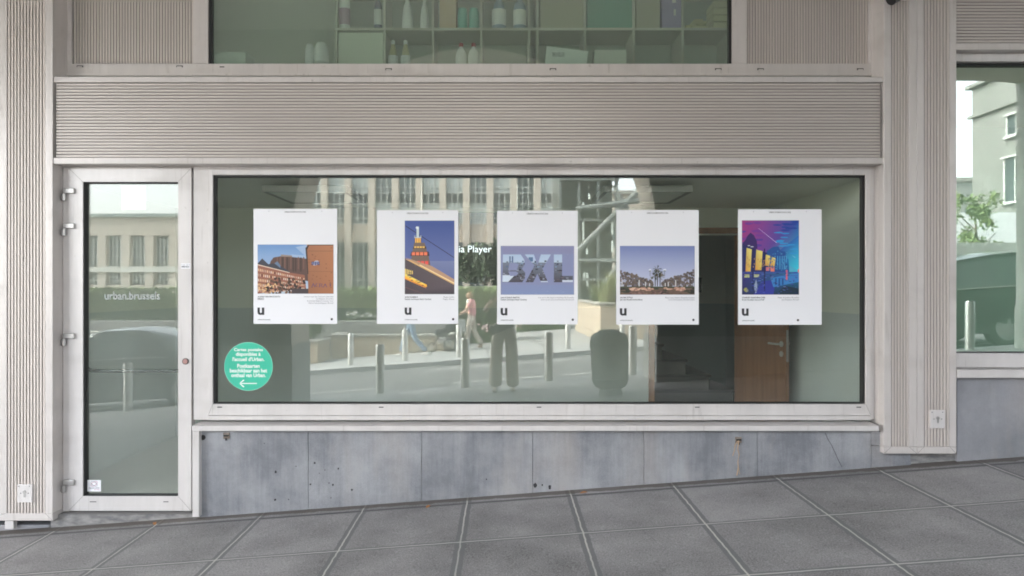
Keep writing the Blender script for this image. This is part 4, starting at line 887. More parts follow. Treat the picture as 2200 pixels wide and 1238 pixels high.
# ------------------------------------------------------------------ the arcade the camera stands in
ARC = mat('arcade render', (.5, .48, .45), .9, scale=.8, col2=(.24, .225, .20))
FACESHADE = mat('painted inner shade', (.085, .09, .08), .75, scale=1.5, col2=(.06, .065, .06))  # dark colour stands in for shade on faces turned from the street
t = empty('arcade_building', (0, -6, G(0, -6)), 'stone arcade over the pavement, piers and arched openings reflected in the glass', 'building')
Y0, Y1 = -5.5, -6.5
TOP = 5.35
def wallbox(name, x0, x1, z0, z1, m_, grow=0): mb = MB(); mb.box(x0 - grow, x1 + grow, Y1 - grow, Y0 + grow, z0, z1); return build(mb, name, m_, t)
for a, b in ((-16, -11.4), (-4.75, -3.1), (2.27, 6.42), (8.22, 9.4), (15, 18)):
    zb = min(G(a, -6), G(b, -6)); mb = MB(); mb.box(a, b, Y0 + .001, Y0 + .012, .681 + (zb if a > 0 else 0), TOP - .002); build(mb, 'inner_face', FACESHADE, t); wallbox('pier', a, b, .68 + (zb if a > 0 else 0), 6.2, STONE if a < 7 else CONC); wallbox('pier_base', a, b, zb - .2, .679 + (zb if a > 0 else 0), CONC, .015)
def arch(x0, x1, spring, crown):
    mb = MB(); n = 36; cx, a_ = (x0 + x1) / 2, (x1 - x0) / 2
    pt = lambda i: (cx - a_ * math.cos(math.pi * i / n), spring + (crown - spring) * math.sin(math.pi * i / n))
    for i in range(n):
        (u0, v0), (u1, v1) = pt(i), pt(i + 1); mb.prism([(u0, v0), (u1, v1), (u1, 6.2), (u0, 6.2)], Y1, Y0)
    bm_ = build(mb, 'arch', STONE, t)
    mb = MB()
    for i in range(n):
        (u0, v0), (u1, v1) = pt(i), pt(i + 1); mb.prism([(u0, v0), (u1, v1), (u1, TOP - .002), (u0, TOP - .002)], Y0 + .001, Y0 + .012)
    build(mb, 'inner_face', FACESHADE, t)
arch(-3.1, 2.27, 2.25, 5.08); arch(-11.4, -4.75, 3.6, 4.25); arch(6.42, 8.22, 4.78, 4.84); arch(9.4, 15, 3.9, 4.6)  # unseen parts of the outer bays are shaped for light on the facade
mb = MB(); mb.box(-18, 18, Y1 + .02, .3, 6.2, 6.5); build(mb, 'roof_slab', STONE, t)
mb = MB(); mb.box(-18, 18, Y0, .3, TOP, TOP + .1); build(mb, 'ceiling', mat('arcade ceiling', (.40, .38, .35), .9), t)
mb = MB(); mb.box(-18, X(-47, YP), -.1, .3, -3, TOP); mb.box(9.01, 18, -.1, .3, -2, TOP); build(mb, 'rear_wall', ARC, t)
mb = MB(); mb.box(-18, 18, .3, 8, TOP - .1, 14); build(mb, 'upper_storeys', STONE, t)
mb = MB(); mb.box(-18, -3.45, .3, 8, -2, 5.2); mb.box(9.05, 18, .3, 8, -2, 5.2); mb.box(-3.45, 9.05, 5.2, 8, -2, 5.2); build(mb, 'inner_mass', CONC, t)

# ------------------------------------------------------------------ street things
def bollard(x, y, proto=[None], label=None, group=None):
    z = G(x, y)
    if proto[0] is None:
        t = empty('bollard', (x, y, z), label, 'bollard', group)
        mb = MB(); mb.lathe(x, y, [(.071, z - .15), (.071, z + .775), (.066, z + .785)], 28); build(mb, 'post', STEEL, t, smooth=True)
        mb = MB(); mb.lathe(x, y, [(.0665, z + .7852), (.062, z + .793), (.0, z + .797)], 28); build(mb, 'cap', mat('polished cap', (.7, .7, .68), .25, .8), t, smooth=True)
        proto[0] = t; return t
    t = copy_tree(proto[0]); t.location = (x, y, z); t['label'] = label; t['group'] = group; return t
near = [(-7.6, 'beyond the left parked car window end'), (-6.11, 'seen low in the entrance door glass'), (-2.0, 'near kerb, mirrored left below the second poster'), (-.61, 'near kerb, mirrored just left of the photographer'), (.75, 'near kerb, mirrored between photographer and litter bin'), (2.12, 'near kerb, mirrored right of the litter bin'), (7.62, 'mirrored low in the right hand window')]
for x, lb in near[1:]: bollard(x, -6.72, label='steel bollard ' + lb, group='bollards along the near kerb')
for x, lb in ((-5.2, 'far kerb, furthest left before the stone planter'), (-3.84, 'far kerb, mirrored in front of the stone planter wall'), (-2.47, 'far kerb, mirrored in front of the walking man'), (-1.11, 'far kerb, mirrored beside the stroller'), (.27, 'far kerb, mirrored behind the photographer'), (1.65, 'far kerb, mirrored right of the photographer'), (3.02, 'far kerb, mirrored behind the litter bin')):
    bollard(x, -13.4, label='steel bollard ' + lb, group='bollards along the far kerb')

# litter bin
BIN = mat('dark green bin enamel', (.11, .145, .12), .45)
bx_, by_ = 1.45, -4.57; z0 = G(bx_, by_)
t = empty('litter_bin', (bx_, by_, z0), 'dark green domed litter bin with ribbed lid on a short foot', 'bin')
mb = MB(); mb.lathe(bx_, by_, [(.17, z0 - .05), (.16, z0 + .02), (.14, z0 + .09)], 28); build(mb, 'foot', BIN, t, smooth=True)
mb = MB(); mb.lathe(bx_, by_, [(.14, z0 + .085), (.205, z0 + .115), (.235, z0 + .17), (.245, z0 + .205), (.255, z0 + .21), (.255, z0 + .23), (.245, z0 + .235), (.25, z0 + .45), (.248, z0 + .64), (.262, z0 + .645), (.262, z0 + .675), (.25, z0 + .68)], 36); build(mb, 'body', BIN, t, smooth=True)
mb = MB(); mb.lathe(bx_, by_, [(.25, z0 + .682), (.255, z0 + .70), (.25, z0 + .75), (.225, z0 + .80), (.18, z0 + .835), (.13, z0 + .845)], 72, fn=lambda a, z: 1 + .022 * math.cos(a * 24)); build(mb, 'lid', BIN, t, smooth=True)
mb = MB(); mb.lathe(bx_, by_, [(.13, z0 + .845), (.145, z0 + .85), (.145, z0 + .87), (.12, z0 + .875), (.11, z0 + .86)], 32); build(mb, 'rim', BIN, t, smooth=True)
t.rotation_euler.y = R(-2)

# planters, walls
PL = mat('beige planter stone', (.56, .47, .36), .85, scale=1.5, col2=(.45, .38, .29))
CAP = mat('grey coping', (.34, .33, .30), .8)
def planter(x0, x1, y0, y1, zt, label, rows=3):
    zb = min(G(x0, y1), G(x1, y1)) - .2; t = empty('stone_planter', ((x0 + x1) / 2, (y0 + y1) / 2, zb), label, 'planter')
    mb = MB(); h = (zt - .07 - zb) / rows
    n = max(1, round((x1 - x0) / 1.5)); m2 = max(1, round(abs(y1 - y0) / 1.6))
    for r_ in range(rows):
        for i in range(n): mb.box(x0 + (x1 - x0) * i / n + .008, x0 + (x1 - x0) * (i + 1) / n - .008, y1, y1 - .12, zb + r_ * h + .006, zb + (r_ + 1) * h - .006)
        for i in range(m2):
            for xx in (x0, x1 - .12): mb.box(xx, xx + .12, y1 - .125 + (y0 - y1 + .125) * i / m2 - .008, y1 - .125 + (y0 - y1 + .125) * (i + 1) / m2 + .008, zb + r_ * h + .006, zb + (r_ + 1) * h - .006)
    build(mb, 'stone_facing', PL, t)
    mb = MB(); mb.box(x0 + .03, x1 - .03, y0, y1 - .03, zb, zt - .12); build(mb, 'core', mat('mortar soil', (.10, .09, .08), .9), t)
    mb = MB(); mb.box(x0 - .05, x1 + .05, y1 - .25, y1 + .05, zt - .069, zt); mb.box(x0 - .05, x0 + .25, y0, y1 - .2505, zt - .069, zt); mb.box(x1 - .25, x1 + .05, y0, y1 - .2505, zt - .069, zt); build(mb, 'coping', CAP, t, bevel=.01)
    return t
planter(2.68, 9.5, -22, -15.0, 1.14, 'tall beige stone planter with grey coping, mirrored right of the litter bin')
planter(-7.5, -5.02, -16.2, -14.8, .12, 'low beige stone planter box mirrored beside the left pier', 2)
planter(-5.0, -1.5, -17.4, -16.3, .19, 'long low beige planter wall mirrored behind the walking man', 2)
planter(-16.0, -7.6, -17.4, -15.9, .3, 'long low planter wall mirrored in the entrance door', 2)
mb = MB(); mb.box(-16, -1.6, -18.0, -17.6, -1.5, .52); tag(build(mb, 'retaining_wall', CONC), 'grey retaining wall stepped behind the low planter wall', 'wall')

def leaves(mb, cx, cy, cz, rx_, ry_, rz_, n, s, shell_=.0, box=False):
    for _ in range(n):
        if box: u, v, w = [random.uniform(-1, 1) for _ in range(3)]; k = random.randrange(3); q = [u, v, w]; q[k] = math.copysign(1 - random.random() ** 2 * .25, q[k]); u, v, w = q
        else:
            while True:
                u, v, w = [random.uniform(-1, 1) for _ in range(3)]
                d_ = u * u + v * v + w * w
                if shell_ < d_ < 1: break
        p = Vector((cx + u * rx_, cy + v * ry_, cz + w * rz_)); a = Vector([random.gauss(0, 1) for _ in range(3)]).normalized(); b = a.orthogonal().normalized(); l_ = s * random.uniform(.6, 1.4)
        mb.poly([p, p + a * l_ * .5 + b * l_ * .25, p + a * l_, p + a * l_ * .5 - b * l_ * .25])
LEAF = mat('hedge leaves', (.17, .25, .07), .6, scale=.9, col2=(.08, .13, .04)); LEAFD = mat('dark leaves', (.06, .10, .04), .6, scale=1.5, col2=(.025, .045, .02)); LEAFL = mat('light leaves', (.20, .26, .09), .6, scale=2, col2=(.10, .15, .05))
GRASSY = mat('dry grass', (.38, .36, .18), .8, scale=2, col2=(.20, .25, .09)); BARK = mat('bark', (.16, .12, .09), .9)
def hedge(x0, x1, y0, y1, z0, z1, label, n):
    t = empty('hedge', ((x0 + x1) / 2, (y0 + y1) / 2, z0), label, 'hedge')
    mb = MB(); mb.box(x0 + .14, x1 - .14, y0 - .14, y1 + .14, z0, z1 - .16); build(mb, 'inner_growth', mat('hedge core', (.06, .10, .03), .9), t)
    mb = MB(); leaves(mb, (x0 + x1) / 2, (y0 + y1) / 2, (z0 + z1) / 2, (x1 - x0) / 2, abs(y1 - y0) / 2, (z1 - z0) / 2, n, .11, box=True); build(mb, 'foliage', LEAF, t, recalc=False)
hedge(-16, .15, -18.6, -20.0, -.35, 1.52, 'long clipped green hedge mirrored behind the low walls', 34000)
hedge(.2, 2.6, -23.2, -24.6, -.1, 1.5, 'short dark hedge mirrored behind the photographer', 6500)
# thin rail before the hedge
t = empty('garden_rail', (-6, -18.2, .3), 'low dark rail in front of the clipped hedge', 'railing')
mb = MB()
for i in range(15): mb.box(-15 + i * 1.0, -14.98 + i * 1.0, -18.22, -18.2, .3, .85)
build(mb, 'upright', BLACK, t)
mb = MB(); mb.box(-15, -.9, -18.225, -18.2, .852, .87); mb.box(-15, -.9, -18.225, -18.2, .6, .615); build(mb, 'rail', BLACK, t)
def flowers(x0, x1, y, z, n, m_, label):
    mb = MB()
    for _ in range(n):
        x = random.uniform(x0, x1); zz = z + random.uniform(0, .22); q = random.uniform(.02, .045); mb.box(x - q, x + q, y - q, y + q, zz, zz + q * 1.4, M=None)
    tag(build(mb, 'flower_bed', m_), label, 'flower bed', kind='stuff')
flowers(-5, -3.2, -18.4, .55, 50, mat('white petals', (.75, .75, .70), .7), 'white and pale flowers at the foot of the hedge')
flowers(-1.2, .6, -18.1, .15, 45, mat('pink white petals', (.75, .55, .55), .7), 'pale pink flowers at the foot of the hedge behind the woman')
def bush(x, y, z, r, h, label, m_, n=900, s=.12, stem=True):
    t = empty('bush', (x, y, z), label, 'bush')
    mb = MB(); mb.tube([(x, y, z - .1), (x, y, z + h * .3)], .04, 6)
    for k in range(5): a = k * 1.3; mb.tube([(x, y, z + h * .15), (x + r * .5 * math.cos(a), y + r * .5 * math.sin(a), z + h * .6)], .02, 5)
    build(mb, 'stem', BARK, t)
    mb = MB()
    for k in range(7):
        a = random.uniform(0, 6.28); q = random.uniform(.2, .75) * r; leaves(mb, x + q * math.cos(a), y + q * math.sin(a), z + h * random.uniform(.35, .85), r * .42, r * .42, h * .24, n // 7, s)
    build(mb, 'foliage', m_, t, recalc=False); return t
bush(-.9, -33, 1.0, 1.6, 3.6, 'dark green bush mirrored between the second and middle posters', LEAFD, 3200, .26)
bush(.7, -35, 1.0, 1.0, 2.0, 'small dark bush mirrored beside the middle poster', LEAFD, 1400, .22)
bush(-8.2, -17, .2, 1.25, 2.6, 'tall leafy bush mirrored at the right of the entrance door glass', LEAF, 3000, .16)
bush(-6.8, -15.6, .0, .9, 2.2, 'leafy green bush mirrored above the left parked car', LEAF, 2200, .15)
bush(-5.55, -15.5, .08, .45, .5, 'small round grassy shrub in the low planter box', LEAFL, 900, .10)
def tuft(x, y, z, r, h, n, m_, label):
    mb = MB()
    for _ in range(n):
        a = random.uniform(0, 6.28); q = random.random() * r * .5; b = Vector((x + q * math.cos(a), y + q * math.sin(a), z)); o_ = Vector((math.cos(a), math.sin(a), 0)) * r * random.uniform(.3, 1.0); hh = h * random.uniform(.5, 1.1); w_ = Vector((-math.sin(a), math.cos(a), 0)) * .02
        mid = b + o_ * .35 + Vector((0, 0, hh * .7)); tip = b + o_ + Vector((0, 0, hh)); mb.poly([b - w_, b + w_, mid + w_ * .8, mid - w_ * .8]); mb.poly([mid - w_ * .8, mid + w_ * .8, tip])
    tag(build(mb, 'ornamental_grass', m_, recalc=False), label, 'grass plant', 'grasses in the tall planter')
for i, (x, y, r, h, m_) in enumerate(((3.0, -15.6, .55, .75, GRASSY), (3.6, -15.5, .5, .6, LEAFL), (2.95, -17, .45, .6, LEAFL), (4.4, -15.5, .6, .75, GRASSY), (5.4, -15.6, .6, .6, LEAFL), (3.4, -16.6, .5, 1.0, GRASSY))):
    tuft(x, y, 1.02, r, h, 260, m_, ('tall yellow ornamental grass', 'short bright green tuft', 'green tuft at the far left end', 'yellow grass right of the planter corner', 'green tuft furthest right', 'tallest dry grass behind the front row')[i] + ' in the tall stone planter')
# sapling seen in the right pane
def tree(x, y, z, h, r, label, m_, n):
    t = empty('tree', (x, y, z), label, 'tree'); mb = MB(); mb.tube([(x, y, z - .2), (x + .05, y, z + h * .45), (x, y, z + h * .8)], .1, 8, rs=[.12, .07, .03]); 
    for k in range(6): a = k * 1.05; zz = z + h * (.4 + .07 * k); mb.tube([(x, y, zz), (x + r * .8 * math.cos(a), y + r * .8 * math.sin(a), zz + h * .18)], .03, 5, rs=[.035, .012])
    build(mb, 'trunk', BARK, t); mb = MB()
    for k in range(13): a = random.uniform(0, 6.28); q = random.uniform(.3, 1) * r; leaves(mb, x + q * math.cos(a), y + q * math.sin(a), z + h * random.uniform(.5, 1.), r * .3, r * .3, h * .07, n // 13, .17)
    build(mb, 'crown', m_, t, recalc=False)
tree(19.0, -24.5, .9, 4.4, 1.0, 'slender young tree mirrored in the right hand window', LEAFL, 1100)
mb = MB(); mb.box(13, 34, -20.4, -20.0, 0, 3.1); tag(build(mb, 'boundary_wall', CONC), 'long grey wall mirrored above the parked car in the right hand window', 'wall')
mb = MB(); leaves(mb, 16.6, -19.3, 1.9, 2.2, .35, .8, 1800, .22); tag(build(mb, 'wild_grass', LEAFL, recalc=False), 'rough green growth in front of the long grey wall', 'plants', kind='stuff')
mb = MB(); mb.box(17, 40, -28, -27.5, 0, 4.9); tag(build(mb, 'site_hoarding', mat('white hoarding', (.75, .76, .76), .7)), 'white site hoarding behind the young tree', 'hoarding')

# ------------------------------------------------------------------ buildings across the street
PANE = mat('dark window glass', (.10, .125, .13), .08, spec=.8); PALEP = mat('curtained window', (.48, .53, .52), .3); SPAN = mat('dark spandrel glass', (.075, .085, .085), .25); WFR = mat('white window frame', (.62, .63, .60), .5)
YB = -69.6; PB = YB * -1 + DIST
t = empty('office_building', (rx(900, PB), YB, 0), 'long beige stone office building with tall window bays and pilasters, mirrored across the street', 'building')
bay = 2.39; nb = 12; xA = rx(696, PB); zg = 6.28; sillz = 8.1; st_h = 3.14; nst = 6
for k in range(-2, nb - 1 + 0):
    x = xA + k * bay; mb = MB(); mb.box(x - .33, x + .33, YB, YB - .6, -1, 28.5); build(mb, 'pilaster', STONE, t, bevel=.03)
xL, xR = xA - 2 * bay, xA + (nb - 2) * bay
mb = MB(); mb.box(xL, xR, YB - .55, YB - .9, zg, sillz); mb.box(xL, xR, YB - .55, YB - .9, sillz + nst * st_h, 28.5); build(mb, 'wall', STONE, t)
mb = MB(); mb.box(xL, xR, YB - 1.2, YB - 12, -1, 28.4); build(mb, 'rear_mass', CONC, t)
rb = random.Random(5)
for k in range(-2, nb - 2):
    x0 = xA + k * bay + .33; x1 = xA + (k + 1) * bay - .33; w = x1 - x0
    for s_ in range(-1, nst):
        z0 = sillz + s_ * st_h; z1 = z0 + (st_h if s_ < nst else st_h)
        if s_ == -1:
            z0, z1 = -.5, zg
        mb = MB(); yy = YB - .5; wd = .045; zp = z1 - (1.02 if s_ >= 0 else 0)
        for i in range(1, 3): mb.box(x0 + w * i / 3 - wd, x0 + w * i / 3 + wd, yy, yy - .1, z0, z1)
        mb.box(x0, x0 + wd, yy, yy - .1, z0, z1); mb.box(x1 - wd, x1, yy, yy - .1, z0, z1)
        if s_ >= 0:
            mb.box(x0, x1, yy + .01, yy - .09, z0, z0 + .09); mb.box(x0, x1, yy + .01, yy - .09, z0 + .58, z0 + .66); mb.box(x0, x1, yy + .01, yy - .09, zp - .09, zp)
        else: mb.box(x0, x1, yy + .01, yy - .09, 2.4, 2.5)
        wn = build(mb, 'window', WFR, t)
        pale = rb.random() < ((.35 if s_ == 0 else .75) if s_ >= 0 else 0)
        mb = MB(); mb.box(x0, x1, yy - .12, yy - .16, z0, zp); build(mb, 'pane', PALEP if pale else PANE, wn)
        if s_ >= 0: mb = MB(); mb.box(x0, x1, yy - .05, yy - .11, zp + .001, z1); build(mb, 'spandrel_panel', SPAN, wn)
# low wing seen in the door
YV = -62.0; PV = -YV + DIST
t = empty('low_wing', (rx(280, PV), YV, 0), 'low beige stone wing with paired windows, mirrored in the entrance door', 'building')
def vx(px): return rx(px, PV)
ztop = rz(467, PV)
mb = MB(); mb.box(vx(60), vx(640), YV, YV - 1, rz(506, PV), ztop); mb.box(vx(60), vx(640), YV - .02, YV - 1, -2, rz(612, PV)); build(mb, 'wall', STONE, t)
mb = MB(); mb.box(vx(55), vx(645), YV + .4, YV - 9, ztop + .001, ztop + .3); build(mb, 'roof', mat('green grey roof edge', (.30, .36, .34), .7), t)
mb = MB(); mb.box(vx(60), vx(640), YV + .3, YV - .5, rz(585, PV), rz(573, PV)); build(mb, 'balcony_band', mat('pale balcony', (.60, .60, .54), .7), t)
mb = MB(); mb.box(vx(60), vx(640), YV - 1.3, YV - 9, -2, ztop); build(mb, 'rear_mass', CONC, t)
for k in range(-2, 9):
    c_ = 297 + k * 51
    mb = MB(); mb.box(vx(c_ - 35), vx(c_ - 18), YV + .1, YV - .8, rz(612, PV) - .5, rz(506, PV) - .001); build(mb, 'pilaster', STONE, t)
    for z0, z1 in ((rz(572, PV), rz(507, PV)), (rz(611, PV), rz(586, PV))):
        x0, x1 = vx(c_ - 17.8), vx(c_ + 15.8); mb = MB(); yy = YV - .5
        for i in range(5): u = x0 + (x1 - x0) * i / 4; mb.box(u - .05, u + .05, yy, yy - .1, z0, z1)
        for f_ in (.33, .66): mb.box(x0, x1, yy + .01, yy - .09, z0 + (z1 - z0) * f_ - .04, z0 + (z1 - z0) * f_ + .04)
        wn = build(mb, 'window', WFR, t); mb = MB(); mb.box(x0, x1, yy - .12, yy - .16, z0, z1); build(mb, 'pane', PANE, wn)
# glass and steel lift tower
DG = mat('dark tinted glazing', (.07, .09, .085), .12); TUB = mat('painted steel tube', (.20, .22, .21), .5); 
p_ = 33; YT = -(p_ - DIST)
t = empty('lift_tower', (4.2, YT, .4), 'dark glass lift tower with slanting steel tubes, mirrored right of the middle poster', 'tower')
mb = MB(); mb.box(rx(1206, p_), rx(1322, p_), YT - 1, YT - 6, .3, 26); build(mb, 'glazed_core', DG, t)
mb = MB()
for py in (470, 556, 600, 380, 300, 200): z_ = rz(py, p_); mb.box(rx(1204, p_), rx(1335, p_), YT - .95, YT - .6, z_ - .06, z_ + .06)
build(mb, 'floor_edge', TUB, t)
mb = MB()
for px in (1206, 1248, 1290, 1330): mb.box(rx(px, p_) - .06, rx(px, p_) + .06, YT - .9, YT - .7, .3, 26)
build(mb, 'mullion', TUB, t)
for a, b, c_, e, r_ in ((1236, 545, 1382, 398, .13), (1236, 452, 1400, 428, .13), (1316, 400, 1346, 452, .09), (1290, 620, 1350, 540, .1), (1240, 560, 1330, 562, .08)):
    mb = MB(); mb.tube([(rx(a, p_), YT + .3, rz(b, p_)), (rx(c_, p_), YT + .3, rz(e, p_))], r_, 12); build(mb, 'brace', TUB, t, smooth=True)
mb = MB(); mb.tube([(6.45, YT + .3, .3), (6.45, YT + .3, 7.0)], .16, 12); build(mb, 'mast', TUB, t, smooth=True)
mb = MB()
for px, y0, y1 in ((1247, 480, 505), (1258, 472, 516), (1266, 532, 545), (1260, 585, 600), (1322, 470, 500), (1322, 515, 540), (1267, 585, 615), (1271, 410, 424), (1258, 430, 436)): mb.box(rx(px - 2, p_), rx(px + 2, p_), YT - .99, YT - .9, rz(y1, p_), rz(y0, p_))
build(mb, 'interior_lights', mat('lit glass strip', (.7, .75, .70), .5, emis=.25), t)
# stone house behind the tower
t = empty('stone_house', (7.5, -50, 0), 'pale stone house mirrored behind the lift tower braces', 'building')
mb = MB(); mb.box(7.7, 13.5, -50, -58, -1, rz(418, 55.4)); build(mb, 'wall', STONE, t)
mb = MB(); mb.box(7.4, 13.8, -49.7, -58, rz(418, 55.4) + .001, rz(410, 55.4)); build(mb, 'cornice', CAP, t)
for x in (8.6, 10.4, 12.2): mb = MB(); mb.box(x - .5, x + .5, -49.99, -49.95, 4.6, 6.6); build(mb, 'window', PANE, t)
# pale mansion in the right pane
t = empty('pale_mansion', (28, -38, 0), 'pale rendered mansion with cornices mirrored in the right hand window', 'building')
xm = 28.4
mb = MB(); mb.box(xm, 46, -28.5, -39.6, 0, 13.6); build(mb, 'wall', STONEL, t)
mb = MB(); mb.box(xm - .3, 46.5, -28.2, -39.9, 13.601, 13.8); mb.box(xm - .22, xm - .001, -28.5, -39.8, 11.8, 11.95); build(mb, 'cornice', STONEL, t)
for (ya, yb2, z0, z1) in ((-35.0, -36.4, 10.1, 11.2), (-35.0, -36.6, 6.4, 8.85), (-31, -32.4, 10.1, 11.2), (-31, -32.6, 6.4, 8.85)):
    mb = MB(); mb.box(xm - .03, xm + .001, yb2, ya, z0, z1); wn = build(mb, 'window', PANE, t)
    mb = MB(); mb.box(xm - .08, xm - .031, yb2 - .12, yb2, z0, z1); mb.box(xm - .08, xm - .031, ya, ya + .12, z0, z1); mb.box(xm - .2, xm - .031, yb2 - .2, ya + .2, z0 - .15, z0 - .001); mb.box(xm - .2, xm - .031, yb2 - .2, ya + .2, z1 + .001, z1 + .12); mb.box(xm - .06, xm - .031, (ya + yb2) / 2 - .04, (ya + yb2) / 2 + .04, z0, z1); build(mb, 'frame', WFR, wn)
mb = MB()
for yy in (-37, -38.2): mb.box(xm + .3, xm + 1.0, yy - .35, yy + .35, 13.96, 16.2)
build(mb, 'chimney', STONEL, t)
zt2 = rz(252, 47); mb = MB(); mb.box(24, 28.38, -41.6, -50, 0, zt2 - 1.8 - .6); mb.box(24, 28.38, -41.6, -50, zt2 - .8, zt2); mb.box(24, 28.38, -43, -50, zt2 - 2.39, zt2 - .801); build(mb, 'side_wing', STONEL, t)
mb = MB()
for x in (25.9, 26.6, 27.3, 28.1): mb.box(x - .16, x + .16, -41.65, -42.0, zt2 - 2.399, zt2 - .802)
build(mb, 'column', STONEL, t)
mb = MB(); mb.box(23.8, 28.39, -41.2, -41.599, rz(356, 47), rz(350, 47)); mb.box(23.8, 28.39, -41.3, -41.599, zt2 - .2, zt2 + .1); build(mb, 'moulding', CAP, t)

# ------------------------------------------------------------------ parked cars
def car(x0, sec, y, label, paint, wheels, wr, flip=1, name='parked_car'):
    """sec: (x, zbottom, zbelt, zroof, half width at belt, half width at roof) along the car, x from x0"""
    zg_ = lambda x: G(x, y) - .11
    cx = x0 + sec[-1][0] / 2; base = zg_(cx); slope = .0736
    t = empty(name, (cx, y, base), label, 'car')
    mb = MB(); rings = []
    for (x, zb, zm, zr, wb, wt) in sec:
        X_ = x0 + x; s = base + (X_ - cx) * slope
        r_ = [(-wb * .96, zb), (-wb, (zb + zm) * .5), (-wb * .97, zm), (-wt, zr - .02), (-wt * .8, zr + .0), (0, zr + .02), (wt * .8, zr), (wt, zr - .02), (wb * .97, zm), (wb, (zb + zm) * .5), (wb * .96, zb)]
        rings.append([Vector((X_, y + a, s + b)) for a, b in r_])
    for r_ in rings: mb.v += r_
    n = 11
    for i in range(len(rings) - 1):
        for k in range(n): mb._f((i * n + k, i * n + (k + 1) % n, (i + 1) * n + (k + 1) % n, (i + 1) * n + k))
    mb._f(range(n)); mb._f([(len(rings) - 1) * n + k for k in reversed(range(n))])
    body = build(mb, 'body', paint, t, smooth=True)
    # side glass following the greenhouse
    for sd in (1, -1):
        mb = MB(); gs_ = [q for q in sec if q[3] - q[2] > .12]
        lo, hi = [], []
        for (x, zb, zm, zr, wb, wt) in gs_:
            X_ = x0 + x; s = base + (X_ - cx) * slope
            A = Vector((X_, y + sd * wb * .97, s + zm)); B = Vector((X_, y + sd * wt, s + zr - .02)); o_ = Vector((0, sd * .008, .004))
            lo.append(A.lerp(B, .10) + o_); hi.append(A.lerp(B, .88) + o_)
        for i in range(len(lo) - 1): mb.poly([lo[i], lo[i + 1], hi[i + 1], hi[i]])
        build(mb, 'side_window', PANE, t)
        mb = MB()
        for i in range(len(lo) - 1): mb.tube([lo[i] + Vector((0, sd * .01, -.02)), lo[i + 1] + Vector((0, sd * .01, -.02))], .012, 6)
        build(mb, 'trim', STEEL, t)
    for wx in wheels:
        X_ = x0 + wx; s = base + (X_ - cx) * slope
        for sd in (1, -1):
            yy = y + sd * .80
            mb = MB(); M_ = Matrix.Translation((X_, yy, s + wr)) @ Matrix.Rotation(R(90), 4, 'X'); mb.lathe(0, 0, [(wr * .66, -.1), (wr * .96, -.1), (wr, -.06), (wr, .06), (wr * .96, .1), (wr * .66, .1)], 32); mb.v = [M_ @ v for v in mb.v]; wh = build(mb, 'tyre', mat('tyre rubber', (.02, .02, .02), .8), t, smooth=True)
            mb = MB(); mb.lathe(0, 0, [(.05, -.108), (wr * .62, -.104), (wr * .65, -.09), (wr * .65, .09), (wr * .62, .104), (.05, .108)], 32)
            for k in range(5): a = k * 1.2566; mb.box(-.03, .03, 0.04, wr * .62, .1, .115, M=Matrix.Rotation(a, 4, 'Z')); mb.box(-.03, .03, 0.04, wr * .62, -.115, -.1, M=Matrix.Rotation(a, 4, 'Z'))
            mb.v = [M_ @ v for v in mb.v]; build(mb, 'rim', STEEL, wh)
    e = sec[0]; f_ = sec[-1]
    for (q, X_, nm, mm, dx_) in ((e, x0, 'tail_lamp', mat('red lamp', (.35, .03, .03), .3), -.012), (f_, x0 + f_[0], 'headlight', mat('lamp glass', (.7, .72, .72), .15), .012)):
        s = base + (X_ - cx) * slope
        for sd in (1, -1):
            mb = MB(); mb.box(X_ + min(dx_, 0) , X_ + max(dx_, 0) + .12 * (1 if dx_ < 0 else -1) * 0, y + sd * q[4] * .55, y + sd * q[4] * .93, s + q[2] - .16, s + q[2] - .02); build(mb, nm, mm, t, bevel=.004)
        mb = MB(); mb.box(X_ - .04, X_ + .04, y - q[4] * .9, y + q[4] * .9, s + .28, s + .46); build(mb, 'bumper', mat('bumper grey', (.35, .36, .36), .4), t, bevel=.02)
    return t
sedan = [(0, .30, .80, .86, .72, .60), (.25, .22, .92, .99, .84, .66), (.9, .22, .95, 1.10, .88, .62), (1.5, .22, .94, 1.38, .89, .60), (2.1, .22, .93, 1.47, .9, .60), (2.7, .22, .92, 1.45, .9, .60), (3.3, .22, .91, 1.28, .9, .60), (3.85, .22, .90, .98, .88, .70), (4.4, .25, .74, .82, .82, .66), (4.6, .32, .60, .66, .7, .6)]
suv = [(0, .35, 1.0, 1.45, .8, .66), (.12, .28, 1.05, 1.60, .90, .68), (.9, .28, 1.04, 1.68, .93, .68), (1.8, .28, 1.02, 1.70, .93, .68), (2.6, .28, 1.00, 1.66, .93, .68), (3.2, .28, .98, 1.45, .93, .66), (3.7, .28, .97, 1.08, .92, .74), (4.4, .32, .86, .94, .86, .7), (4.65, .4, .7, .76, .74, .62)]
car(-9.1, sedan, -8.3, 'dark grey saloon car parked at the near kerb, mirrored in the entrance door', mat('dark grey car paint', (.10, .115, .12), .22, .3), (.85, 3.6), .33)
car(7.8, suv, -8.5, 'dark estate car parked at the near kerb, mirrored in the side window', mat('dark green grey paint', (.045, .055, .052), .2, .3), (1.05, 3.65), .36)

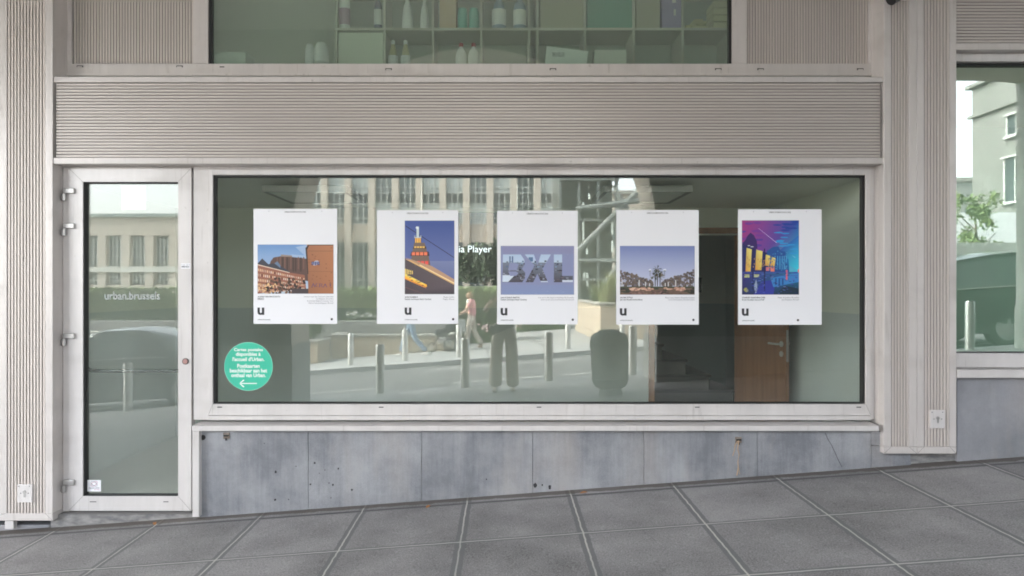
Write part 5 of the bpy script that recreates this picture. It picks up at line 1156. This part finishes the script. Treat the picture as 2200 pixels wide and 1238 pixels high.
# distant houses closing the view between the larger buildings
for (x0, x1, y, h, m_, lb) in ((12, 30, -95, 13, STONEL, 'distant pale block of flats far behind the lift tower'), (30, 62, -88, 15, CONC, 'distant grey building beyond the pale mansion')):
    t = empty('distant_building', ((x0 + x1) / 2, y, -1), lb, 'building')
    mb = MB(); mb.box(x0, x1, y, y - 12, -3, h); build(mb, 'wall', m_, t)
    mb = MB(); mb.box(x0 - .3, x1 + .3, y + .3, y - 12.3, h + .001, h + .5); build(mb, 'roof', CAP, t)
    for k in range(int((x1 - x0) / 3)):
        for s_ in range(4): mb = MB(); mb.box(x0 + 1 + k * 3, x0 + 2.4 + k * 3, y + .002, y + .03, 1 + s_ * 3, 2.7 + s_ * 3); build(mb, 'window', PANE, t)
# ------------------------------------------------------------------ people
def skin(chains, name, m_, parent, rot=0, base=(0, 0, 0), sub=2, root=0):
    """chains: lists of (x,y,z,rx,ry); points closer than 1 mm are shared. One skinned surface."""
    vs, es, rs = [], [], []; idx = {}
    for ch in chains:
        prev = None
        for p in ch:
            k = (round(p[0], 3), round(p[1], 3), round(p[2], 3))
            if k not in idx: idx[k] = len(vs); vs.append(Vector(p[:3])); rs.append((p[3], p[4] if len(p) > 4 else p[3]))
            if prev is not None and prev != idx[k]: es.append((prev, idx[k]))
            prev = idx[k]
    me = bpy.data.meshes.new('sk'); me.from_pydata(vs, es, []); o = bpy.data.objects.new('sk', me); C.objects.link(o)
    o.modifiers.new('s', 'SKIN')
    for i, sv in enumerate(me.skin_vertices[0].data): sv.radius = rs[i]; sv.use_root = (i == root)
    sb = o.modifiers.new('u', 'SUBSURF'); sb.levels = sub; sb.render_levels = sub
    bpy.context.view_layer.update()
    me2 = bpy.data.meshes.new_from_object(o.evaluated_get(bpy.context.evaluated_depsgraph_get()))
    bpy.data.objects.remove(o)
    M_ = Matrix.Translation(base) @ Matrix.Rotation(rot, 4, 'Z'); off = wloc(parent)
    for v in me2.vertices: v.co = (M_ @ v.co) - off
    me2.materials.clear()
    return finish(me2, name, m_, parent, off, smooth=True)
def hand(w, dirv, side, curl=.5, s=1.0):
    """five finger chains from wrist w along dirv; side = unit vector towards the thumb"""
    w = Vector(w); d = Vector(dirv).normalized(); sd = Vector(side).normalized(); nrm = d.cross(sd).normalized(); out = []
    palm = w + d * .05 * s
    for i, (o_, L) in enumerate(((.028, .062), (.010, .072), (-.009, .067), (-.027, .054))):
        k = w + d * .085 * s + sd * o_ * s; a = k + (d * math.cos(curl) + nrm * math.sin(curl)) * L * .5 * s; b = a + (d * math.cos(curl * 2.2) + nrm * math.sin(curl * 2.2)) * L * .5 * s
        out.append([(*palm, .020 * s, .03 * s), (*k, .0105 * s), (*a, .0085 * s), (*b, .007 * s)])
    t1 = w + d * .035 * s + sd * .035 * s; t2 = t1 + (d * .7 + sd * .6 + nrm * .3).normalized() * .035 * s; t3 = t2 + (d + nrm * .5).normalized() * .028 * s
    out.append([(*(w + d * .02 * s), .02 * s, .026 * s), (*t1, .0125 * s), (*t2, .0105 * s), (*t3, .008 * s)])
    return palm, out
def person(name_label, base, rot, J, skinm, hairm, long_hair, curl=.4):
    """J: joint positions in body space, facing -Y"""
    t = empty('person', base, name_label, 'person'); b = base
    P = J
    def pt(k, r, r2=None): return (*P[k], r, r2 or r)
    hc = Vector(P['head']); nk = Vector(P['neck'])
    f = Vector(P.get('face', (0, -1, 0))).normalized(); sdv = f.cross(Vector((0, 0, 1))).normalized()
    ch = [[pt('pelvis', .13, .10), pt('waist', .115, .085), pt('chest', .135, .10), (*(nk - Vector((0, 0, .03))), .06, .055), (*(nk + Vector((0, 0, .03))), .048), (*(hc - Vector((0, 0, .07)) + f * .015), .058, .065), (*hc, .075, .088), (*(hc + Vector((0, 0, .065)) - f * .01), .062, .07)]]
    for s in ('l', 'r'):
        ch.append([pt('chest', .135, .10), pt('sh' + s, .055), pt('el' + s, .038), pt('wr' + s, .024)])
        ch.append([pt('pelvis', .13, .10), pt('hip' + s, .085), pt('kn' + s, .055), pt('an' + s, .036), (*(Vector(P['an' + s]) + Vector((0, -.03, -.055))), .036, .03), (*(Vector(P['an' + s]) + Vector((0, -.15, -.065))), .032, .022)])
    # nose, ears
    ch.append([(*hc, .075, .088), (*(hc + f * .088 - Vector((0, 0, .012))), .013), (*(hc + f * .108 - Vector((0, 0, .03))), .010)])
    body = skin(ch, 'body', skinm, t, rot, b, 2)
    for s, th in (('l', 1), ('r', -1)):
        w = Vector(P['wr' + s]); d = (w - Vector(P['el' + s])).normalized(); side = Vector(P.get('th' + s, (th * -.3, -1, .2)))
        palm, fg = hand(w, d, side, curl)
        fg.append([(*w, .024, .026), (*palm, .020, .032), (*(w + d * .085), .014, .034)])
        # hands are rooted in the wrist and joined to the body mesh
        ho = skin(fg, 'hand', skinm, t, rot, b, 1)
        bm = bmesh.new(); bm.from_mesh(body.data); bm.from_mesh(ho.data); bm.to_mesh(body.data); bm.free(); bpy.data.objects.remove(ho)
        for p in body.data.polygons: p.use_smooth = True
    # eyes, brows and mouth
    Mw = Matrix.Translation(b) @ Matrix.Rotation(rot, 4, 'Z')
    mb = MB()
    for s in (-1, 1):
        c_ = Mw @ (hc + f * .083 + sdv * s * .031 + Vector((0, 0, .006))); mb.box(c_.x - .011, c_.x + .011, c_.y - .011, c_.y + .011, c_.z - .005, c_.z + .005)
    build(mb, 'eye', BLACK, body)
    mb = MB(); c_ = Mw @ (hc + f * .078 - Vector((0, 0, .062))); mb.box(c_.x - .015, c_.x + .015, c_.y - .012, c_.y + .012, c_.z - .004, c_.z + .004); build(mb, 'mouth', mat('lips', (.45, .18, .16), .5), body)
    mb = MB()
    for s in (-1, 1):
        c_ = Mw @ (hc + sdv * s * .08 - f * .01); mb.tube([c_ + Vector((0, 0, .022)), c_, c_ - Vector((0, 0, .022))], .012, 8, rs=[.010, .015, .008])
    build(mb, 'ear', skinm, body, smooth=True)
    # hair
    hch = [[(*(hc + Vector((0, 0, .085)) - f * .02), .075, .075), (*(hc - f * .035 + Vector((0, 0, .03))), .084, .078), (*(hc - f * .045 - Vector((0, 0, .04))), .074, .06)]]
    if long_hair: hch[0] += [(*(hc - f * .05 - Vector((0, 0, .13))), .075, .045), (*(hc - f * .055 - Vector((0, 0, .24))), .07, .035), (*(hc - f * .055 - Vector((0, 0, .34))), .04, .02)]
    skin(hch, 'hair', hairm, t, rot, b, 2)
    if long_hair:
        for s in (-1, 1): 
            q = hc + sdv * s * .075; skin([[(*(q + Vector((0, 0, .06))), .026), (*q, .03), (*(q - Vector((0, 0, .12)) + f * .01), .032), (*(q - Vector((0, 0, .25)) + f * .03), .022)]], 'hair_strand', hairm, t, rot, b, 1)
    return t, body
def clothes_legs(t, P, m_, rot, b, rh, rk, ra, waist=.13, name='trousers', to=0.0):
    ch = [[(*P['waist'], waist, waist * .78), (*P['pelvis'], waist * 1.12, waist * .9)]]
    for s in ('l', 'r'): a = Vector(P['an' + s]); k = Vector(P['kn' + s]); ch.append([(*P['pelvis'], waist * 1.12, waist * .9), (*P['hip' + s], rh), (*k, rk), (*((a + k) / 2), (rk + ra) / 2), (*(a + Vector((0, 0, to))), ra)])
    return skin(ch, name, m_, t, rot, b, 2)
def clothes_top(t, P, m_, rot, b, sleeve, name='top', r=1.0, hem='waist'):
    ch = [[(*P[hem], .135 * r, .10 * r), (*P['waist'], .13 * r, .1 * r), (*P['chest'], .155 * r, .115 * r), (*(Vector(P['neck']) - Vector((0, 0, .035))), .075, .07)]]
    for s in ('l', 'r'):
        e = Vector(P['sh' + s]).lerp(Vector(P['el' + s]), sleeve) if sleeve <= 1 else Vector(P['el' + s]).lerp(Vector(P['wr' + s]), sleeve - 1)
        c_ = [(*P['chest'], .155 * r, .115 * r), (*P['sh' + s], .075)]
        if sleeve > 1: c_.append((*P['el' + s], .055))
        ch.append(c_ + [(*e, .06 if sleeve <= 1 else .045)])
    return skin(ch, name, m_, t, rot, b, 2)
def shoes(t, P, m_, rot, b):
    for s in ('l', 'r'): a = Vector(P['an' + s]); skin([[(*(a + Vector((0, .03, -.04))), .045, .045), (*(a + Vector((0, -.05, -.055))), .046, .038), (*(a + Vector((0, -.15, -.068))), .044, .026)]], 'shoe', m_, t, rot, b, 2)

# the photographer: stands behind the camera facing the window (+Y), so turned by pi; phone just behind the lens
HAIRB = mat('brown hair', (.10, .055, .03), .6); HAIRL = mat('light brown hair', (.30, .19, .10), .6)
bp_ = (.02, -5.80, G(.02, -5.8))
P1 = dict(pelvis=(0, 0, .93), waist=(0, .0, 1.05), chest=(0, .01, 1.27), neck=(0, .01, 1.43), head=(0, -.02, 1.56), shl=(.17, .01, 1.38), shr=(-.17, .01, 1.38), ell=(.29, -.06, 1.20), elr=(-.27, -.08, 1.19), wrl=(.105, -.29, 1.405), wrr=(-.105, -.29, 1.405), hipl=(.095, 0, .86), hipr=(-.095, 0, .86), knl=(.12, -.01, .48), knr=(-.12, -.01, .48), anl=(.135, .02, .085), anr=(-.135, .02, .085), face=(0, -1, -.05), thl=(-.2, -.3, 1), thr=(.2, -.3, 1))
tp, body = person('person photographing the window, dark top, wide beige trousers and a black shoulder bag', bp_, math.pi, P1, SKIN, HAIRB, True, .7)
clothes_legs(tp, P1, mat('beige trousers', (.82, .76, .66), .85, scale=8, stretch=(4, 4, .6), col2=(.74, .68, .58)), math.pi, bp_, .108, .098, .112, .125, to=-.03)
clothes_top(tp, P1, mat('charcoal top', (.06, .06, .062), .85), math.pi, bp_, .22, r=.92, hem='pelvis')
shoes(tp, P1, mat('beige shoes', (.5, .42, .34), .6), math.pi, bp_)
mb = MB(); mb.lathe(bp_[0], bp_[1], [(.137, bp_[2] + .995), (.137, bp_[2] + 1.03)], 28); mb.v = [Vector((v.x, bp_[1] + (v.y - bp_[1]) * .82, v.z)) for v in mb.v]; build(mb, 'belt', mat('brown belt', (.12, .07, .04), .5), tp)
# bag
LEATH = mat('black leather', (.02, .022, .022), .45)
t = empty('shoulder_bag', (-.10, -5.60, bp_[2] + .88), 'black leather shoulder bag hanging tilted at the hip of the photographer', 'bag')
Mb = Matrix.Translation((-.02, -5.63, bp_[2] + .985)) @ Matrix.Rotation(R(-22), 4, 'Y')
mb = MB(); mb.prism([(-.19, -.07), (.19, -.07), (.19, .055), (-.19, .055)], -.045, .045); mb.v = [Mb @ v for v in mb.v]; bg_ = build(mb, 'pouch', LEATH, t, bevel=.015)
mb = MB(); mb.prism([(-.195, -.02), (.195, -.02), (.195, .06), (-.195, .06)], .046, .054); mb.v = [Mb @ v for v in mb.v]; build(mb, 'flap', LEATH, t, bevel=.004)
mb = MB(); q = [Mb @ Vector((-.19, 0, .05)), Vector((-.18, -5.70, bp_[2] + 1.2)), Vector((-.07, -5.69, bp_[2] + 1.40)), Vector((.1, -5.75, bp_[2] + 1.46)), Vector((.14, -5.88, bp_[2] + 1.42)), Vector((.16, -5.93, bp_[2] + 1.2)), Vector((.17, -5.80, bp_[2] + 1.06)), Mb @ Vector((.19, 0, .05))]; mb.tube(q, .012, 6); build(mb, 'strap', LEATH, t)
# phone with its cord, held behind the lens
t = empty('smartphone', (0, -5.445, 1.46), 'black smartphone with a black cord, held up by the photographer', 'phone')
mb = MB(); mb.box(-.075, .085, -5.450, -5.441, 1.448, 1.522); build(mb, 'case', BLACK, t, bevel=.003)
mb = MB(); mb.box(-.07, .08, -5.4515, -5.4505, 1.452, 1.518); build(mb, 'display', mat('phone display', (.02, .02, .03), .1), t)
mb = MB(); x_, z_ = -.09, 1.45
mb.tube([(-.07, -5.447, 1.455), (-.13, -5.45, 1.42), (-.20, -5.46, 1.34), (-.205, -5.46, 1.27), (-.17, -5.46, 1.19), (-.14, -5.46, 1.12), (-.145, -5.46, 1.06), (-.16, -5.46, 1.03)], .0035, 6)
mb.tube([(-.07, -5.447, 1.455), (-.09, -5.45, 1.42), (-.12, -5.46, 1.35), (-.17, -5.46, 1.27), (-.18, -5.46, 1.22), (-.14, -5.46, 1.14), (-.12, -5.46, 1.08), (-.16, -5.46, 1.03)], .0035, 6)
build(mb, 'cord', BLACK, t)

# walking man in jeans (walks towards -X)
def placed(P, dz=0): return P
bm_ = (-2.48, -14.85, G(-2.48, -14.85))
P2 = dict(pelvis=(0, 0, .95), waist=(0, -.01, 1.07), chest=(0, -.02, 1.33), neck=(0, -.03, 1.53), head=(0, -.05, 1.67), shl=(.19, -.02, 1.45), shr=(-.19, -.02, 1.45), ell=(.24, .12, 1.2), elr=(-.24, -.08, 1.19), wrl=(.24, .05, .97), wrr=(-.23, -.26, 1.05), hipl=(.09, 0, .9), hipr=(-.09, 0, .9), knl=(.09, -.20, .52), knr=(-.09, .10, .50), anl=(.09, -.30, .10), anr=(-.09, .42, .14), face=(0, -1, 0))
# body faces -Y; walking towards -X seen from the shop: rotate -90
tm, body = person('man in light blue jeans and white trainers walking left behind the second poster', bm_, R(-90), P2, SKIN, HAIRB, False)
clothes_legs(tm, P2, mat('light blue jeans', (.22, .31, .42), .85, scale=6, col2=(.16, .24, .34)), R(-90), bm_, .10, .075, .07, .13, 'jeans', .0)
clothes_top(tm, P2, mat('grey blue shirt', (.25, .28, .33), .85), R(-90), bm_, .9, r=1.1, hem='pelvis')
shoes(tm, P2, mat('white trainers', (.78, .78, .76), .6), R(-90), bm_)

# woman pushing the stroller
bw = (-.90, -15.95, G(-.90, -15.95))
P3 = dict(pelvis=(0, 0, .92), waist=(0, -.01, 1.04), chest=(0, -.03, 1.27), neck=(0, -.04, 1.44), head=(0, -.06, 1.57), shl=(.165, -.03, 1.38), shr=(-.165, -.03, 1.38), ell=(.19, -.02, 1.12), elr=(-.2, -.10, 1.12), wrl=(.13, -.25, 1.03), wrr=(-.13, -.30, 1.03), hipl=(.085, 0, .87), hipr=(-.085, 0, .87), knl=(.08, .06, .49), knr=(-.08, -.10, .49), anl=(.08, .30, .14), anr=(-.08, -.12, .085), face=(-.5, -1, 0))
tw, body = person('woman with long light brown hair, pink shirt and pale trousers pushing the stroller', bw, R(-78), P3, SKIN, HAIRL, True)
clothes_legs(tw, P3, mat('pale trousers', (.56, .50, .44), .85), R(-78), bw, .10, .085, .075, .12)
clothes_top(tw, P3, mat('white t shirt', (.72, .70, .64), .85), R(-78), bw, .4, 't_shirt')
clothes_top(tw, P3, mat('pink shirt', (.72, .30, .33), .85), R(-78), (bw[0] + .035, bw[1], bw[2]), .8, 'pink_shirt', 1.06, 'pelvis')
shoes(tw, P3, mat('tan shoes', (.45, .30, .18), .7), R(-78), bw)

# stroller
t = empty('stroller', (-1.65, -15.9, G(-1.65, -15.9)), 'black three wheeled stroller with a dark hood beside the far bollard', 'stroller')
z0 = G(-1.65, -15.9); yS = -15.9
TY = mat('tyre rubber', (.02, .02, .02), .8); FB = mat('black stroller fabric', (.025, .027, .03), .85)
def wheel(x, y, r_):
    M_ = Matrix.Translation((x, y, G(x, y) + r_)) @ Matrix.Rotation(R(90), 4, 'X'); mb = MB()
    mb.tube([M_ @ Vector((r_ * .9 * math.cos(i * .2618), r_ * .9 * math.sin(i * .2618), 0)) for i in range(25)], r_ * .12, 8); w_ = build(mb, 'wheel', TY, t, smooth=True)
    mb = MB()
    for k in range(8): a = k * .785; mb.tube([M_ @ Vector((0, 0, 0)), M_ @ Vector((r_ * .85 * math.cos(a), r_ * .85 * math.sin(a), 0))], .006, 5)
    mb.tube([M_ @ Vector((0, 0, -.03)), M_ @ Vector((0, 0, .03))], .03, 10); build(mb, 'spokes', STEEL, w_)
wheel(-2.02, yS, .14); wheel(-1.5, yS + .28, .19); wheel(-1.5, yS - .28, .19)
mb = MB()
for sy in (-.26, .26):
    mb.tube([(-2.02, yS, z0 + .14), (-1.85, yS + sy * .8, z0 + .38), (-1.5, yS + sy, z0 + .62), (-1.22, yS + sy, z0 + 1.0), (-1.15, yS + sy, z0 + 1.06)], .014, 8); mb.tube([(-1.5, yS + sy, z0 + .20), (-1.62, yS + sy, z0 + .52)], .014, 8)
mb.tube([(-1.15, yS - .26, z0 + 1.06), (-1.15, yS + .26, z0 + 1.06)], .018, 8); build(mb, 'frame', BLACK, t, smooth=True)
skin([[(-1.98, yS, z0 + .55, .16, .10), (-1.75, yS, z0 + .50, .20, .12), (-1.55, yS, z0 + .62, .2, .14), (-1.42, yS, z0 + .85, .2, .14), (-1.5, yS, z0 + .98, .18, .10)]], 'seat', FB, t, 0, (0, 0, 0), 2)
mb = MB()
for i in range(8):
    a0, a1 = R(20 + i * 18), R(38 + i * 18)
    mb.poly([(-1.6 + .3 * math.cos(a0), yS - .24, z0 + .78 + .3 * math.sin(a0)), (-1.6 + .3 * math.cos(a1), yS - .24, z0 + .78 + .3 * math.sin(a1)), (-1.6 + .3 * math.cos(a1), yS + .24, z0 + .78 + .3 * math.sin(a1)), (-1.6 + .3 * math.cos(a0), yS + .24, z0 + .78 + .3 * math.sin(a0))])
o = build(mb, 'hood', FB, t); o.modifiers.new('thick', 'SOLIDIFY').thickness = .02
mb = MB(); mb.box(-1.85, -1.45, yS - .2, yS + .2, z0 + .24, z0 + .40); build(mb, 'basket', mat('pale basket cloth', (.5, .5, .48), .9), t, bevel=.02)
t = empty('handbag', (-1.2, -15.6, z0 + .6), 'pale grey handbag hanging from the stroller handle', 'bag')
mb = MB(); mb.prism([(-1.33, z0 + .55), (-1.03, z0 + .55), (-1.06, z0 + .92), (-1.28, z0 + .92)], -15.70, -15.56); build(mb, 'pouch', mat('grey canvas', (.32, .34, .34), .9), t, bevel=.02)
mb = MB(); mb.tube([(-1.27, -15.63, z0 + .91), (-1.2, -15.64, z0 + 1.07), (-1.09, -15.63, z0 + .91)], .01, 6); build(mb, 'strap', BLACK, t)
